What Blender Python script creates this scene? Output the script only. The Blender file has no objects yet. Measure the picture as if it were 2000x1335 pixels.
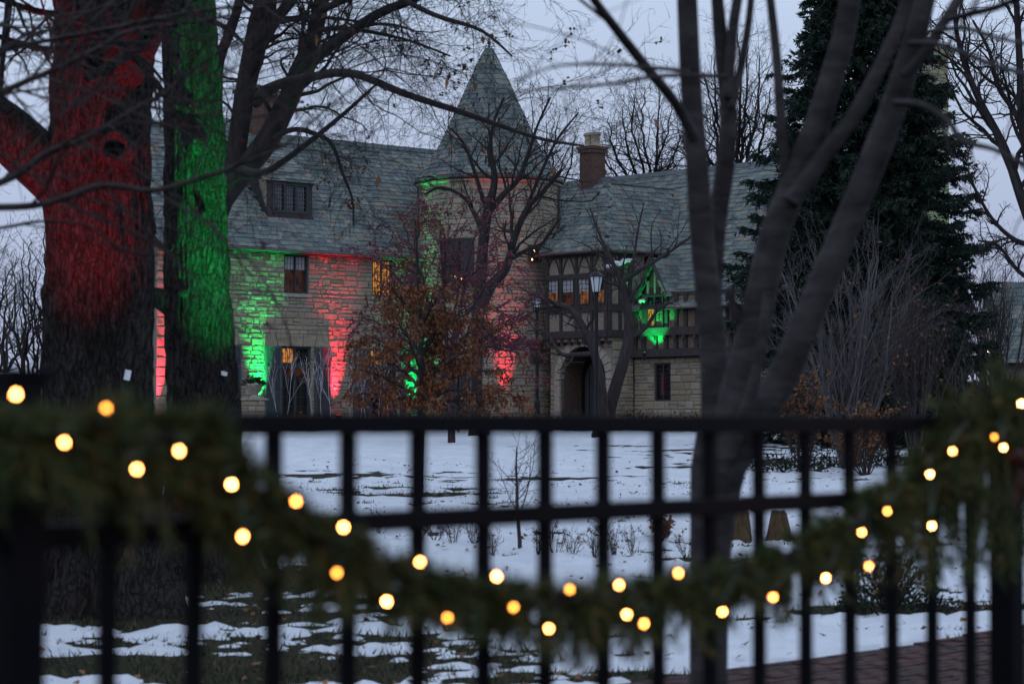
import bpy, math, random
import numpy as np
from mathutils import Vector, Matrix

# ------------------------------------------------------------------ camera
FPX, CX, CY = 4722.0, 1000.0, 667.5           # the photograph is 2000 x 1335, 85 mm lens
CAMZ, PITCH = 1.5, math.atan((828 - 667.5) / 4722.0)
scene = bpy.context.scene
col = scene.collection
cam_d = bpy.data.cameras.new('camera')
cam = bpy.data.objects.new('camera', cam_d)
col.objects.link(cam)
cam.location = (0, 0, CAMZ)
cam.rotation_euler = (math.pi / 2 + PITCH, 0, 0)
cam_d.sensor_width = 36.0
cam_d.lens = 36.0 * FPX / 2000.0
cam_d.clip_start = 0.1
cam_d.clip_end = 3000
cam_d.dof.use_dof = True
cam_d.dof.focus_distance = 78.0
cam_d.dof.aperture_fstop = 4.9
cam_d.dof.aperture_blades = 0
scene.camera = cam

# ------------------------------------------------------------------ sky, sun, exposure
world = bpy.data.worlds.new('World')
scene.world = world
world.use_nodes = True
nt = world.node_tree
nt.nodes.clear()
w_out = nt.nodes.new('ShaderNodeOutputWorld')
w_bg = nt.nodes.new('ShaderNodeBackground')
w_sky = nt.nodes.new('ShaderNodeTexSky')
w_sky.sky_type = 'NISHITA'
w_sky.sun_disc = False
w_sky.sun_elevation = math.radians(4)
w_sky.sun_rotation = math.radians(200)
w_sky.dust_density = 3.0
w_scale = nt.nodes.new('ShaderNodeVectorMath'); w_scale.operation = 'SCALE'
w_scale.inputs['Scale'].default_value = 0.08
nt.links.new(w_sky.outputs[0], w_scale.inputs[0])
# a flat dusk overcast: lavender at the horizon, paler blue higher up, the same all round
w_tc = nt.nodes.new('ShaderNodeTexCoord')
w_sep = nt.nodes.new('ShaderNodeSeparateXYZ')
nt.links.new(w_tc.outputs['Generated'], w_sep.inputs[0])
w_map = nt.nodes.new('ShaderNodeMapRange')
w_map.inputs['From Min'].default_value = 0.0
w_map.inputs['From Max'].default_value = 0.20
nt.links.new(w_sep.outputs['Z'], w_map.inputs['Value'])
w_ramp = nt.nodes.new('ShaderNodeValToRGB')
w_ramp.color_ramp.elements[0].color = (0.42, 0.465, 0.66, 1)
w_ramp.color_ramp.elements[1].color = (0.63, 0.765, 1.0, 1)
nt.links.new(w_map.outputs[0], w_ramp.inputs[0])
w_noise = nt.nodes.new('ShaderNodeTexNoise')
w_noise.inputs['Scale'].default_value = 3.0
w_noise.inputs['Detail'].default_value = 5.0
nt.links.new(w_tc.outputs['Generated'], w_noise.inputs['Vector'])
w_nm = nt.nodes.new('ShaderNodeMapRange')
w_nm.inputs['To Min'].default_value = 0.80
w_nm.inputs['To Max'].default_value = 1.18
nt.links.new(w_noise.outputs[0], w_nm.inputs['Value'])
w_mul = nt.nodes.new('ShaderNodeVectorMath'); w_mul.operation = 'SCALE'
nt.links.new(w_ramp.outputs[0], w_mul.inputs[0])
nt.links.new(w_nm.outputs[0], w_mul.inputs['Scale'])
w_mix = nt.nodes.new('ShaderNodeMix'); w_mix.data_type = 'RGBA'
w_mix.inputs['Factor'].default_value = 0.95
nt.links.new(w_scale.outputs[0], w_mix.inputs['A'])
nt.links.new(w_mul.outputs[0], w_mix.inputs['B'])
nt.links.new(w_mix.outputs['Result'], w_bg.inputs['Color'])
w_bg.inputs['Strength'].default_value = 1.0
nt.links.new(w_bg.outputs[0], w_out.inputs[0])

sun_d = bpy.data.lights.new('sun', 'SUN')
sun_d.energy = 0.12
sun_d.angle = math.radians(30)
sun_d.color = (1.0, 0.94, 0.88)
sun = bpy.data.objects.new('sun', sun_d)
col.objects.link(sun)
sun.rotation_euler = (math.radians(50), 0, math.radians(-20))
sun.location = (0, -20, 40)

scene.view_settings.view_transform = 'Standard'
scene.view_settings.look = 'None'
scene.view_settings.exposure = -0.1
scene.view_settings.gamma = 1.0
scene.view_settings.use_curve_mapping = False
scene.render.engine = 'CYCLES'
scene.cycles.use_denoising = True
scene.cycles.max_bounces = 5
scene.cycles.diffuse_bounces = 3
scene.cycles.glossy_bounces = 2
scene.cycles.transmission_bounces = 4
scene.cycles.transparent_max_bounces = 6
scene.cycles.sample_clamp_indirect = 4.0
scene.cycles.caustics_reflective = False
scene.cycles.caustics_refractive = False

rng = random.Random(11)
nrng = np.random.default_rng(5)
V = Vector

# ------------------------------------------------------------------ helpers
CP, SP = math.cos(PITCH), math.sin(PITCH)
def ray(x, y):
    """direction of a photo pixel, with its world Y component equal to 1"""
    a = (x - CX) / FPX
    b = -(y - CY) / FPX
    yy = CP - b * SP
    zz = SP + b * CP
    return V((a / yy, 1.0, zz / yy))
def px(x, y, d):
    r = ray(x, y)
    return V((r.x * d, d, CAMZ + r.z * d))

def vhash(ix, iy, seed):
    h = np.sin(ix * 127.1 + iy * 311.7 + seed * 74.7) * 43758.5453
    return h - np.floor(h)
def vnoise(x, y, seed=0):
    ix, iy = np.floor(x), np.floor(y)
    fx, fy = x - ix, y - iy
    fx = fx * fx * (3 - 2 * fx); fy = fy * fy * (3 - 2 * fy)
    a = vhash(ix, iy, seed); b = vhash(ix + 1, iy, seed)
    c = vhash(ix, iy + 1, seed); d = vhash(ix + 1, iy + 1, seed)
    return (a * (1 - fx) + b * fx) * (1 - fy) + (c * (1 - fx) + d * fx) * fy
def fbm(x, y, seed=0, octv=4):
    s = np.zeros_like(x, dtype=float); a = 0.5; t = 0
    for i in range(octv):
        s = s + a * vnoise(x, y, seed + i * 13); t += a
        x = x * 2.03 + 17.2; y = y * 2.03 + 5.7; a *= 0.5
    return s / t

def fast_mesh(name, verts, faces, rnd=None, smooth=False):
    """verts (N,3) array, faces (M,3|4) array"""
    verts = np.asarray(verts, dtype=np.float32); faces = np.asarray(faces, dtype=np.int32)
    me = bpy.data.meshes.new(name)
    k = faces.shape[1]; m = faces.shape[0]
    me.vertices.add(len(verts)); me.vertices.foreach_set('co', verts.ravel())
    me.loops.add(m * k); me.loops.foreach_set('vertex_index', faces.ravel())
    me.polygons.add(m)
    me.polygons.foreach_set('loop_start', np.arange(0, m * k, k, dtype=np.int32))
    me.polygons.foreach_set('loop_total', np.full(m, k, dtype=np.int32))
    me.polygons.foreach_set('use_smooth', np.full(m, smooth, dtype=bool))
    if rnd is not None:
        at = me.attributes.new('rnd', 'FLOAT', 'FACE')
        at.data.foreach_set('value', np.asarray(rnd, dtype=np.float32))
    me.update(calc_edges=True)
    return me

def link(name, me, mat=None, parent=None):
    o = bpy.data.objects.new(name, me)
    col.objects.link(o)
    if parent is not None:
        o.parent = parent
    if mat is not None and me is not None and not me.materials:
        me.materials.append(mat)
    return o
def tag(o, label=None, cat=None, group=None, kind=None):
    if label: o['label'] = label
    if cat: o['category'] = cat
    if group: o['group'] = group
    if kind: o['kind'] = kind
    return o
def thing(name, loc, label, cat, group=None, rz=0.0):
    o = bpy.data.objects.new(name, None)
    col.objects.link(o)
    o.empty_display_size = 0.2
    o.location = loc
    o.rotation_euler = (0, 0, rz)
    return tag(o, label, cat, group)

class MB:
    """collects faces of one mesh"""
    def __init__(self, origin=(0, 0, 0)):
        self.v = []; self.f = []; self.o = V(origin)
    def add(self, vs, fs):
        b = len(self.v)
        self.v += [V(p) - self.o for p in vs]
        self.f += [tuple(i + b for i in f) for f in fs]
    def hexa(self, p):      # 8 corners: bottom 4 ccw, top 4 ccw
        self.add(p, [(3, 2, 1, 0), (4, 5, 6, 7), (0, 1, 5, 4), (1, 2, 6, 5), (2, 3, 7, 6), (3, 0, 4, 7)])
    def box(self, c, s, rz=0.0):
        c = V(c); hx, hy, hz = s[0] / 2, s[1] / 2, s[2] / 2
        R = Matrix.Rotation(rz, 3, 'Z')
        pts = []
        for z in (-hz, hz):
            for x, y in ((-hx, -hy), (hx, -hy), (hx, hy), (-hx, hy)):
                pts.append(c + R @ V((x, y, z)))
        self.hexa(pts)
    def fbox(self, F, u0, u1, z0, z1, n0, n1):
        O, U, N = F
        Z = V((0, 0, 1))
        pts = []
        for z in (z0, z1):
            for u, n in ((u0, n0), (u1, n0), (u1, n1), (u0, n1)):
                pts.append(O + U * u + N * n + Z * z)
        self.hexa(pts)
    def beam(self, a, b, w, t, side):
        """bar from a to b, w wide along side x dir, t thick along side"""
        a, b = V(a), V(b); d = (b - a).normalized()
        s = V(side).normalized(); q = d.cross(s).normalized()
        pts = []
        for p in (a, b):
            for i, j in ((-1, -1), (1, -1), (1, 1), (-1, 1)):
                pts.append(p + q * (w / 2 * i) + s * (t / 2 * j))
        self.hexa(pts)
    def tube(self, pts, rad, sides=8, caps=True):
        pts = [V(p) for p in pts]; n = len(pts)
        if not hasattr(rad, '__len__'): rad = [rad] * n
        avg = (pts[-1] - pts[0])
        if avg.length < 1e-6: avg = pts[1] - pts[0]
        ref = V((1, 0, 0)) if abs(avg.normalized().x) < 0.8 else V((0, 1, 0))
        vs = []; fs = []
        for i, p in enumerate(pts):
            t = (pts[min(i + 1, n - 1)] - pts[max(i - 1, 0)]).normalized()
            a = t.cross(ref).normalized(); b = t.cross(a)
            for k in range(sides):
                an = 2 * math.pi * k / sides
                vs.append(p + (a * math.cos(an) + b * math.sin(an)) * rad[i])
        for i in range(n - 1):
            for k in range(sides):
                k2 = (k + 1) % sides
                fs.append((i * sides + k, i * sides + k2, (i + 1) * sides + k2, (i + 1) * sides + k))
        if caps:
            fs.append(tuple(range(sides - 1, -1, -1)))
            fs.append(tuple((n - 1) * sides + k for k in range(sides)))
        self.add(vs, fs)
    def lathe(self, c, prof, sides=20, caps=True):
        c = V(c)
        vs = []; fs = []
        for r, z in prof:
            for k in range(sides):
                a = 2 * math.pi * k / sides
                vs.append(c + V((r * math.cos(a), r * math.sin(a), z)))
        for i in range(len(prof) - 1):
            for k in range(sides):
                k2 = (k + 1) % sides
                fs.append((i * sides + k, i * sides + k2, (i + 1) * sides + k2, (i + 1) * sides + k))
        if caps:
            fs.append(tuple(range(sides - 1, -1, -1)))
            fs.append(tuple((len(prof) - 1) * sides + k for k in range(sides)))
        self.add(vs, fs)
    def poly(self, pts, thick=None, dirn=None):
        """flat polygon, optionally extruded by thick along dirn"""
        n = len(pts)
        if thick is None:
            self.add(pts, [tuple(range(n))]); return
        d = V(dirn).normalized() * thick
        vs = [V(p) for p in pts] + [V(p) + d for p in pts]
        fs = [tuple(range(n - 1, -1, -1)), tuple(range(n, 2 * n))]
        for i in range(n):
            j = (i + 1) % n
            fs.append((i, j, n + j, n + i))
        self.add(vs, fs)
    def build(self, name, mat, parent=None, smooth=False, label=None, kind=None):
        me = bpy.data.meshes.new(name)
        me.from_pydata([tuple(p) for p in self.v], [], self.f)
        if smooth:
            me.polygons.foreach_set('use_smooth', [True] * len(me.polygons))
        me.update()
        o = link(name, me, mat, parent)
        if label: o['label'] = label
        if kind: o['kind'] = kind
        return o

# ------------------------------------------------------------------ materials
class NG:
    def __init__(self, name):
        self.m = bpy.data.materials.new(name); self.m.use_nodes = True
        self.t = self.m.node_tree; self.t.nodes.clear()
        self.out = self.n('OutputMaterial'); self.b = self.n('BsdfPrincipled')
        self.l(self.b.outputs[0], self.out.inputs[0])
    def n(self, k): return self.t.nodes.new('ShaderNode' + k)
    def l(self, a, b): self.t.links.new(a, b)
    def coord(self, scale=(1, 1, 1), kind='Object', rot=(0, 0, 0)):
        tc = self.n('TexCoord'); mp = self.n('Mapping')
        mp.inputs['Scale'].default_value = scale; mp.inputs['Rotation'].default_value = rot
        self.l(tc.outputs[kind], mp.inputs[0]); return mp.outputs[0]
    def noise(self, vec, scale, detail=4, rough=0.55):
        n = self.n('TexNoise'); n.inputs['Scale'].default_value = scale
        n.inputs['Detail'].default_value = detail; n.inputs['Roughness'].default_value = rough
        self.l(vec, n.inputs['Vector']); return n.outputs[0]
    def ramp(self, fac, stops, mode='LINEAR'):
        r = self.n('ValToRGB'); cr = r.color_ramp; cr.interpolation = mode
        while len(cr.elements) < len(stops): cr.elements.new(0.5)
        for e, (p, c) in zip(cr.elements, stops):
            e.position = p; e.color = (*c, 1) if len(c) == 3 else c
        self.l(fac, r.inputs[0]); return r.outputs[0]
    def mix(self, fac, a, b, mode='MIX'):
        m = self.n('Mix'); m.data_type = 'RGBA'; m.blend_type = mode
        for s, v in (('Factor', fac), ('A', a), ('B', b)):
            if isinstance(v, (int, float)): m.inputs[s].default_value = v
            elif isinstance(v, tuple): m.inputs[s].default_value = (*v, 1)
            else: self.l(v, m.inputs[s])
        return m.outputs['Result']
    def bump(self, h, strength, dist):
        b = self.n('Bump'); b.inputs['Strength'].default_value = strength
        b.inputs['Distance'].default_value = dist
        self.l(h, b.inputs['Height']); self.l(b.outputs[0], self.b.inputs['Normal'])
    def rnd(self):
        a = self.n('Attribute'); a.attribute_name = 'rnd'
        oi = self.n('ObjectInfo')
        ad = self.n('Math'); ad.operation = 'ADD'
        self.l(a.outputs['Fac'], ad.inputs[0]); self.l(oi.outputs['Random'], ad.inputs[1])
        fr = self.n('Math'); fr.operation = 'FRACT'
        self.l(ad.outputs[0], fr.inputs[0]); return fr.outputs[0]
    def base(self, c, rough=0.8, spec=0.3):
        if isinstance(c, tuple): self.b.inputs['Base Color'].default_value = (*c, 1)
        else: self.l(c, self.b.inputs['Base Color'])
        self.b.inputs['Roughness'].default_value = rough
        self.b.inputs['Specular IOR Level'].default_value = spec
        return self

def plain(name, c, rough=0.7, spec=0.3, metal=0.0, var=0.25, scale=8, bump=0.0):
    g = NG(name); v = g.coord()
    n = g.noise(v, scale, 5)
    lo = tuple(x * (1 - var) for x in c); hi = tuple(min(1, x * (1 + var)) for x in c)
    g.base(g.ramp(n, [(0.3, lo), (0.7, hi)]), rough, spec)
    g.b.inputs['Metallic'].default_value = metal
    if bump: g.bump(n, bump, 0.01)
    return g.m

def pieces_mat(name, stops, fine, rough, bumps, stain=None):
    g = NG(name); v = g.coord(kind='Object'); r = g.rnd()
    c = g.ramp(r, stops, 'CONSTANT')
    n = g.noise(v, fine, 5, 0.65)
    c = g.mix(0.55, c, g.ramp(n, [(0.25, (0.35,) * 3), (0.75, (0.9,) * 3)]), 'MULTIPLY')
    geo = g.n('NewGeometry')
    n3 = g.noise(geo.outputs['Position'], 0.55, 4, 0.6)     # weathering across the whole face
    c = g.mix(0.6, c, g.ramp(n3, [(0.3, (0.62, 0.6, 0.6)), (0.65, (1.0, 1.0, 1.0))]), 'MULTIPLY')
    g.base(c, rough, 0.25)
    n2 = g.noise(geo.outputs['Position'], 14.0, 5, 0.7)
    g.bump(n2, bumps, 0.03)
    return g.m

M = {}
M['stone'] = pieces_mat('stone', [(0.0, (0.510, 0.435, 0.330)), (0.16, (0.485, 0.425, 0.340)), (0.32, (0.550, 0.470, 0.355)),
    (0.46, (0.475, 0.420, 0.355)), (0.58, (0.520, 0.425, 0.305)), (0.70, (0.510, 0.445, 0.360)), (0.82, (0.560, 0.490, 0.390)), (0.93, (0.470, 0.370, 0.265))], 6.0, 0.9, 0.9)
M['slate'] = pieces_mat('slate', [(0.0, (0.205, 0.248, 0.239)), (0.15, (0.166, 0.211, 0.211)), (0.32, (0.256, 0.291, 0.268)),
    (0.48, (0.179, 0.205, 0.217)), (0.62, (0.237, 0.267, 0.228)), (0.76, (0.147, 0.174, 0.182)), (0.88, (0.282, 0.236, 0.199)), (0.94, (0.307, 0.310, 0.285))], 5.0, 0.75, 0.35)
M['mortar'] = plain('mortar', (0.26, 0.235, 0.20), 0.95, 0.1, scale=20, bump=0.4)
M['dressed'] = plain('dressed_stone', (0.37, 0.31, 0.235), 0.9, 0.2, scale=9, bump=0.5)
M['dressed_pale'] = plain('arch_stone', (0.40, 0.355, 0.31), 0.9, 0.2, scale=9, bump=0.5)
M['timber'] = plain('timber', (0.060, 0.050, 0.052), 0.75, 0.25, scale=7, bump=0.4)
M['stucco'] = plain('stucco', (0.29, 0.245, 0.205), 0.95, 0.1, scale=14, bump=0.4, var=0.2)
M['roofdeck'] = plain('roof_deck', (0.05, 0.055, 0.06), 0.9, 0.1)
M['gutter'] = plain('gutter_metal', (0.10, 0.085, 0.085), 0.5, 0.4, scale=4)
M['frame'] = plain('window_frame', (0.045, 0.048, 0.055), 0.55, 0.35, scale=6)
M['lead'] = plain('lead_bars', (0.20, 0.22, 0.25), 0.6, 0.4, scale=6)
M['leaddark'] = plain('dark_lead_bars', (0.06, 0.06, 0.065), 0.6, 0.4, scale=6)
M['shutter'] = plain('shutter_paint', (0.075, 0.085, 0.10), 0.5, 0.35, scale=5, var=0.15)
M['shutter2'] = plain('shutter_slat_paint', (0.085, 0.095, 0.112), 0.5, 0.35, scale=5, var=0.15)
M['iron'] = plain('black_iron', (0.008, 0.008, 0.010), 0.5, 0.3, scale=6)
M['fence'] = plain('fence_paint', (0.004, 0.004, 0.006), 0.55, 0.08, scale=9)
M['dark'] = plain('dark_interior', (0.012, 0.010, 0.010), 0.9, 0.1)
M['snowpatch'] = plain('settled_snow', (0.80, 0.83, 0.88), 0.7, 0.2, scale=6, var=0.05, bump=0.6)

def brick_mat(name, c1, c2, mortar, bw, bh, rot=0.0, ax='XZ'):
    g = NG(name); tc = g.n('TexCoord')
    sp = g.n('SeparateXYZ'); g.l(tc.outputs['Object'], sp.inputs[0])
    cb = g.n('CombineXYZ')
    if ax == 'W':       # wrap round: use x+y so that both faces show courses
        ad = g.n('Math'); ad.operation = 'ADD'
        g.l(sp.outputs['X'], ad.inputs[0]); g.l(sp.outputs['Y'], ad.inputs[1]); g.l(ad.outputs[0], cb.inputs[0])
    else:
        g.l(sp.outputs['X'], cb.inputs[0])
    g.l(sp.outputs['Z'], cb.inputs[1])
    mp = g.n('Mapping'); mp.inputs['Rotation'].default_value = (0, 0, rot)
    g.l(cb.outputs[0], mp.inputs[0])
    b = g.n('TexBrick'); g.l(mp.outputs[0], b.inputs['Vector'])
    b.inputs['Scale'].default_value = 1.0
    b.inputs['Brick Width'].default_value = bw; b.inputs['Row Height'].default_value = bh
    b.inputs['Mortar Size'].default_value = 0.010; b.inputs['Mortar Smooth'].default_value = 0.2
    b.inputs['Color1'].default_value = (*c1, 1); b.inputs['Color2'].default_value = (*c2, 1)
    b.inputs['Mortar'].default_value = (*mortar, 1)
    n = g.noise(tc.outputs['Object'], 9.0, 5)
    c = g.mix(0.5, b.outputs['Color'], g.ramp(n, [(0.3, (0.45,) * 3), (0.7, (1.0,) * 3)]), 'MULTIPLY')
    g.base(c, 0.9, 0.15)
    iv = g.n('Math'); iv.operation = 'SUBTRACT'; iv.inputs[0].default_value = 1.0
    g.l(b.outputs['Fac'], iv.inputs[1]); g.bump(iv.outputs[0], 0.8, 0.01)
    return g.m
M['brick'] = brick_mat('chimney_brick', (0.17, 0.075, 0.055), (0.11, 0.06, 0.05), (0.16, 0.14, 0.13), 0.22, 0.075, 0, 'W')
M['nog_h'] = brick_mat('nogging_straight', (0.20, 0.13, 0.095), (0.15, 0.10, 0.08), (0.33, 0.29, 0.25), 0.20, 0.07)
M['nog_d'] = brick_mat('nogging_diagonal', (0.20, 0.13, 0.095), (0.15, 0.10, 0.08), (0.33, 0.29, 0.25), 0.26, 0.07, math.radians(-48))

def glass_mat(name, base, emit=None, strength=0.0, scale=9.0, rough=0.08):
    g = NG(name); v = g.coord(scale=(1, 1, 0.55))
    n = g.noise(v, scale, 3, 0.6)
    g.base(base, rough, 0.5)
    if emit:
        dim = tuple(x * 0.12 for x in emit)
        c = g.ramp(n, [(0.40, dim), (0.52, emit), (0.9, tuple(min(1, x * 1.15) for x in emit))])
        g.l(c, g.b.inputs['Emission Color']); g.b.inputs['Emission Strength'].default_value = strength
    g.bump(n, 0.03, 0.01)
    return g.m
M['glass'] = glass_mat('dark_glass', (0.012, 0.013, 0.016))
M['glass_dim'] = glass_mat('dim_lit_glass', (0.03, 0.015, 0.01), (0.20, 0.055, 0.016), 0.22, 5.0)
M['glass_warm'] = glass_mat('lit_glass', (0.05, 0.03, 0.01), (0.95, 0.36, 0.06), 0.62, 8.0)
M['glass_amber'] = glass_mat('amber_lit_glass', (0.05, 0.03, 0.01), (0.45, 0.15, 0.04), 0.45, 6.0)
M['glass_pale'] = plain('pale_shade_glass', (0.42, 0.44, 0.48), 0.25, 0.5, scale=4, var=0.12)
M['red_curtain'] = plain('red_curtain_glass', (0.30, 0.03, 0.035), 0.3, 0.5, scale=6)

def emis(name, c, s):
    g = NG(name); g.base(tuple(min(1, x) for x in c), 0.4)
    g.b.inputs['Emission Color'].default_value = (*c, 1); g.b.inputs['Emission Strength'].default_value = s
    return g.m
M['bulb'] = emis('bulb_glow', (1.0, 0.31, 0.075), 62.0)
M['bulb_b'] = emis('bulb_glow_strong', (1.0, 0.33, 0.09), 88.0)
M['bulb_c'] = emis('bulb_glow_weak', (1.0, 0.27, 0.05), 42.0)
M['bulb_dim'] = emis('bulb_dim_glow', (1.0, 0.34, 0.05), 15.0)
M['candle'] = emis('candle_glow', (1.0, 0.48, 0.12), 18.0)
M['porch_bulb'] = emis('porch_bulb', (1.0, 0.72, 0.42), 22.0)
M['lens_green'] = emis('green_lens', (0.0, 1.0, 0.22), 5.0)
M['lens_red'] = emis('red_lens', (1.0, 0.03, 0.05), 5.0)

def bark_mat(name, dark, light, sc=1.0, bump=1.0, moss=None):
    g = NG(name); v = g.coord(scale=(9 * sc, 9 * sc, 1.3 * sc))
    n = g.noise(v, 1.6, 7, 0.68)
    v2 = g.coord(); n2 = g.noise(v2, 1.1, 4)
    c = g.ramp(n, [(0.32, dark), (0.66, light)])
    c = g.mix(0.5, c, g.ramp(n2, [(0.3, (0.5, 0.48, 0.47)), (0.7, (1.0, 1.0, 1.0))]), 'MULTIPLY')
    if moss:
        n4 = g.noise(v2, 2.3, 5); c = g.mix(g.ramp(n4, [(0.5, (0,) * 3), (0.68, (0.5,) * 3)]), c, moss)
    g.base(c, 0.92, 0.15); g.bump(n, bump, 0.03)
    return g.m
g = NG('bark_plates'); v = g.coord(scale=(24, 24, 4.6)); vw = g.coord()
nw = g.noise(vw, 4.0, 4, 0.6)
dv = g.n('VectorMath'); dv.operation = 'MULTIPLY_ADD'
cmb = g.n('CombineXYZ'); g.l(nw, cmb.inputs[0]); g.l(nw, cmb.inputs[1]); g.l(nw, cmb.inputs[2])
g.l(cmb.outputs[0], dv.inputs[0]); dv.inputs[1].default_value = (5.0, 5.0, 3.0); g.l(v, dv.inputs[2])
vo = g.n('TexVoronoi'); vo.feature = 'DISTANCE_TO_EDGE'; vo.inputs['Scale'].default_value = 1.0; g.l(dv.outputs[0], vo.inputs['Vector'])
n1 = g.noise(v, 2.2, 7, 0.7)
crack = g.ramp(vo.outputs['Distance'], [(0.0, (0.25,) * 3), (0.16, (1.0,) * 3)])
c = g.ramp(n1, [(0.30, (0.012, 0.010, 0.010)), (0.70, (0.092, 0.080, 0.075))])
c = g.mix(0.85, c, crack, 'MULTIPLY')
n2 = g.noise(vw, 1.3, 4); c = g.mix(0.6, c, g.ramp(n2, [(0.35, (0.35,) * 3), (0.65, (1.0,) * 3)]), 'MULTIPLY')
g.base(c, 0.95, 0.12)
hm = g.n('Math'); hm.operation = 'MULTIPLY_ADD'; g.l(crack, hm.inputs[0]); hm.inputs[1].default_value = 0.6; g.l(n1, hm.inputs[2])
g.bump(hm.outputs[0], 1.0, 0.035)
M['bark_big'] = g.m
M['bark_dark'] = bark_mat('bark_dark', (0.020, 0.017, 0.018), (0.055, 0.048, 0.047), 1.0, 0.6)
M['bark_mid'] = bark_mat('bark_mid', (0.035, 0.029, 0.030), (0.085, 0.072, 0.072), 1.6, 0.5)
g = NG('bark_smooth_grey'); v = g.coord(scale=(5, 5, 14)); v2 = g.coord()
n1 = g.noise(v, 1.6, 6, 0.65); n2 = g.noise(v2, 4.5, 5, 0.6)
c = g.ramp(n1, [(0.35, (0.034, 0.030, 0.032)), (0.62, (0.072, 0.064, 0.067))])
c = g.mix(0.75, c, g.ramp(n2, [(0.36, (0.45, 0.43, 0.42)), (0.6, (1.0, 1.0, 1.0)), (0.74, (1.35, 1.35, 1.28))]), 'MULTIPLY')
g.base(c, 0.9, 0.15); g.bump(n1, 0.7, 0.02); M['bark_near'] = g.m
M['bark_pale'] = bark_mat('bark_pale', (0.075, 0.068, 0.072), (0.175, 0.158, 0.165), 2.0, 0.3)
M['white_twig'] = plain('white_painted_twig', (0.56, 0.54, 0.57), 0.6, 0.3, scale=12, var=0.15)
M['bark_purple'] = bark_mat('bark_purple', (0.040, 0.024, 0.030), (0.085, 0.050, 0.060), 2.0, 0.4)
M['pod'] = plain('seed_pod', (0.075, 0.022, 0.024), 0.8, 0.2, scale=20)
M['berry'] = plain('maroon_berry', (0.13, 0.020, 0.035), 0.5, 0.4, scale=20)

def leaf_mat(name, stops, rough=0.7):
    g = NG(name); r = g.rnd()
    v = g.coord(); n = g.noise(v, 3.0, 3)
    c = g.ramp(r, stops)
    c = g.mix(0.5, c, g.ramp(n, [(0.3, (0.55,) * 3), (0.7, (1.0,) * 3)]), 'MULTIPLY')
    g.base(c, rough, 0.2)
    return g.m
M['copper'] = leaf_mat('copper_leaf', [(0, (0.10, 0.033, 0.020)), (0.5, (0.18, 0.066, 0.030)), (1, (0.30, 0.125, 0.052))])
M['tanleaf'] = leaf_mat('tan_leaf', [(0, (0.12, 0.05, 0.025)), (1, (0.30, 0.15, 0.07))])
M['needle'] = leaf_mat('spruce_needle', [(0, (0.014, 0.028, 0.022)), (1, (0.034, 0.058, 0.042))])
M['garland'] = leaf_mat('garland_needle', [(0, (0.020, 0.044, 0.015)), (0.6, (0.068, 0.100, 0.033)), (0.9, (0.13, 0.13, 0.046)), (1.0, (0.23, 0.14, 0.05))])
M['evergreen'] = leaf_mat('evergreen_leaf', [(0, (0.012, 0.020, 0.012)), (1, (0.045, 0.055, 0.032))])
M['grass'] = leaf_mat('winter_grass', [(0, (0.026, 0.030, 0.014)), (0.6, (0.050, 0.052, 0.024)), (1, (0.13, 0.105, 0.055))])

g = NG('lawn_soil'); v = g.coord()
n = g.noise(v, 1.4, 6); n2 = g.noise(v, 22, 5, 0.7)
c = g.ramp(n, [(0.35, (0.026, 0.028, 0.016)), (0.65, (0.052, 0.048, 0.029))])
g.base(g.mix(0.6, c, g.ramp(n2, [(0.3, (0.35,) * 3), (0.7, (1,) * 3)]), 'MULTIPLY'), 0.95, 0.1); g.bump(n2, 1.0, 0.03)
M['lawn'] = g.m
g = NG('lawn_snow'); v = g.coord()
n = g.noise(v, 2.0, 6, 0.6); n2 = g.noise(v, 45, 4, 0.7); n3 = g.noise(v, 9.0, 5, 0.7)
c = g.ramp(n, [(0.3, (0.60, 0.63, 0.70)), (0.7, (0.76, 0.79, 0.84))])
c = g.mix(g.ramp(n3, [(0.70, (0,) * 3), (0.80, (0.5,) * 3)]), c, (0.30, 0.29, 0.26))
g.base(c, 0.65, 0.2)
g.bump(n3, 0.45, 0.05)
M['snow'] = g.m
M['mulch'] = plain('mulch', (0.045, 0.032, 0.026), 0.95, 0.1, scale=26, var=0.6, bump=1.0)
M['pathbrick'] = pieces_mat('path_brick', [(0, (0.085, 0.036, 0.034)), (0.3, (0.065, 0.032, 0.031)), (0.55, (0.10, 0.048, 0.043)), (0.8, (0.055, 0.034, 0.034))], 9.0, 0.85, 0.4)

# ------------------------------------------------------------------ piece instancing (stones, slates, bricks)
def stone_variants(seed, n=6):
    r = random.Random(seed); out = []
    for i in range(n):
        vs = []
        for x, z in ((-.5, -.5), (.5, -.5), (.5, .5), (-.5, .5)):
            vs.append((x, -0.3, z))
        for x, z in ((-.5, -.5), (.5, -.5), (.5, .5), (-.5, .5)):
            vs.append((x * r.uniform(.975, 1.0), 0.5 + r.uniform(-.08, .08), z * r.uniform(.94, 1.0)))
        for x, z in ((-.5, -.5), (.5, -.5), (.5, .5), (-.5, .5)):
            vs.append((x * r.uniform(.80, .92), 1.0 + r.uniform(-.20, .20), z * r.uniform(.66, .85)))
        fs = []
        for a, b in ((0, 4), (4, 8)):
            for k in range(4):
                k2 = (k + 1) % 4
                fs.append((a + k, a + k2, b + k2, b + k))
        fs.append((8, 9, 10, 11))
        out.append((np.array(vs), np.array(fs)))
    return out
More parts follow.
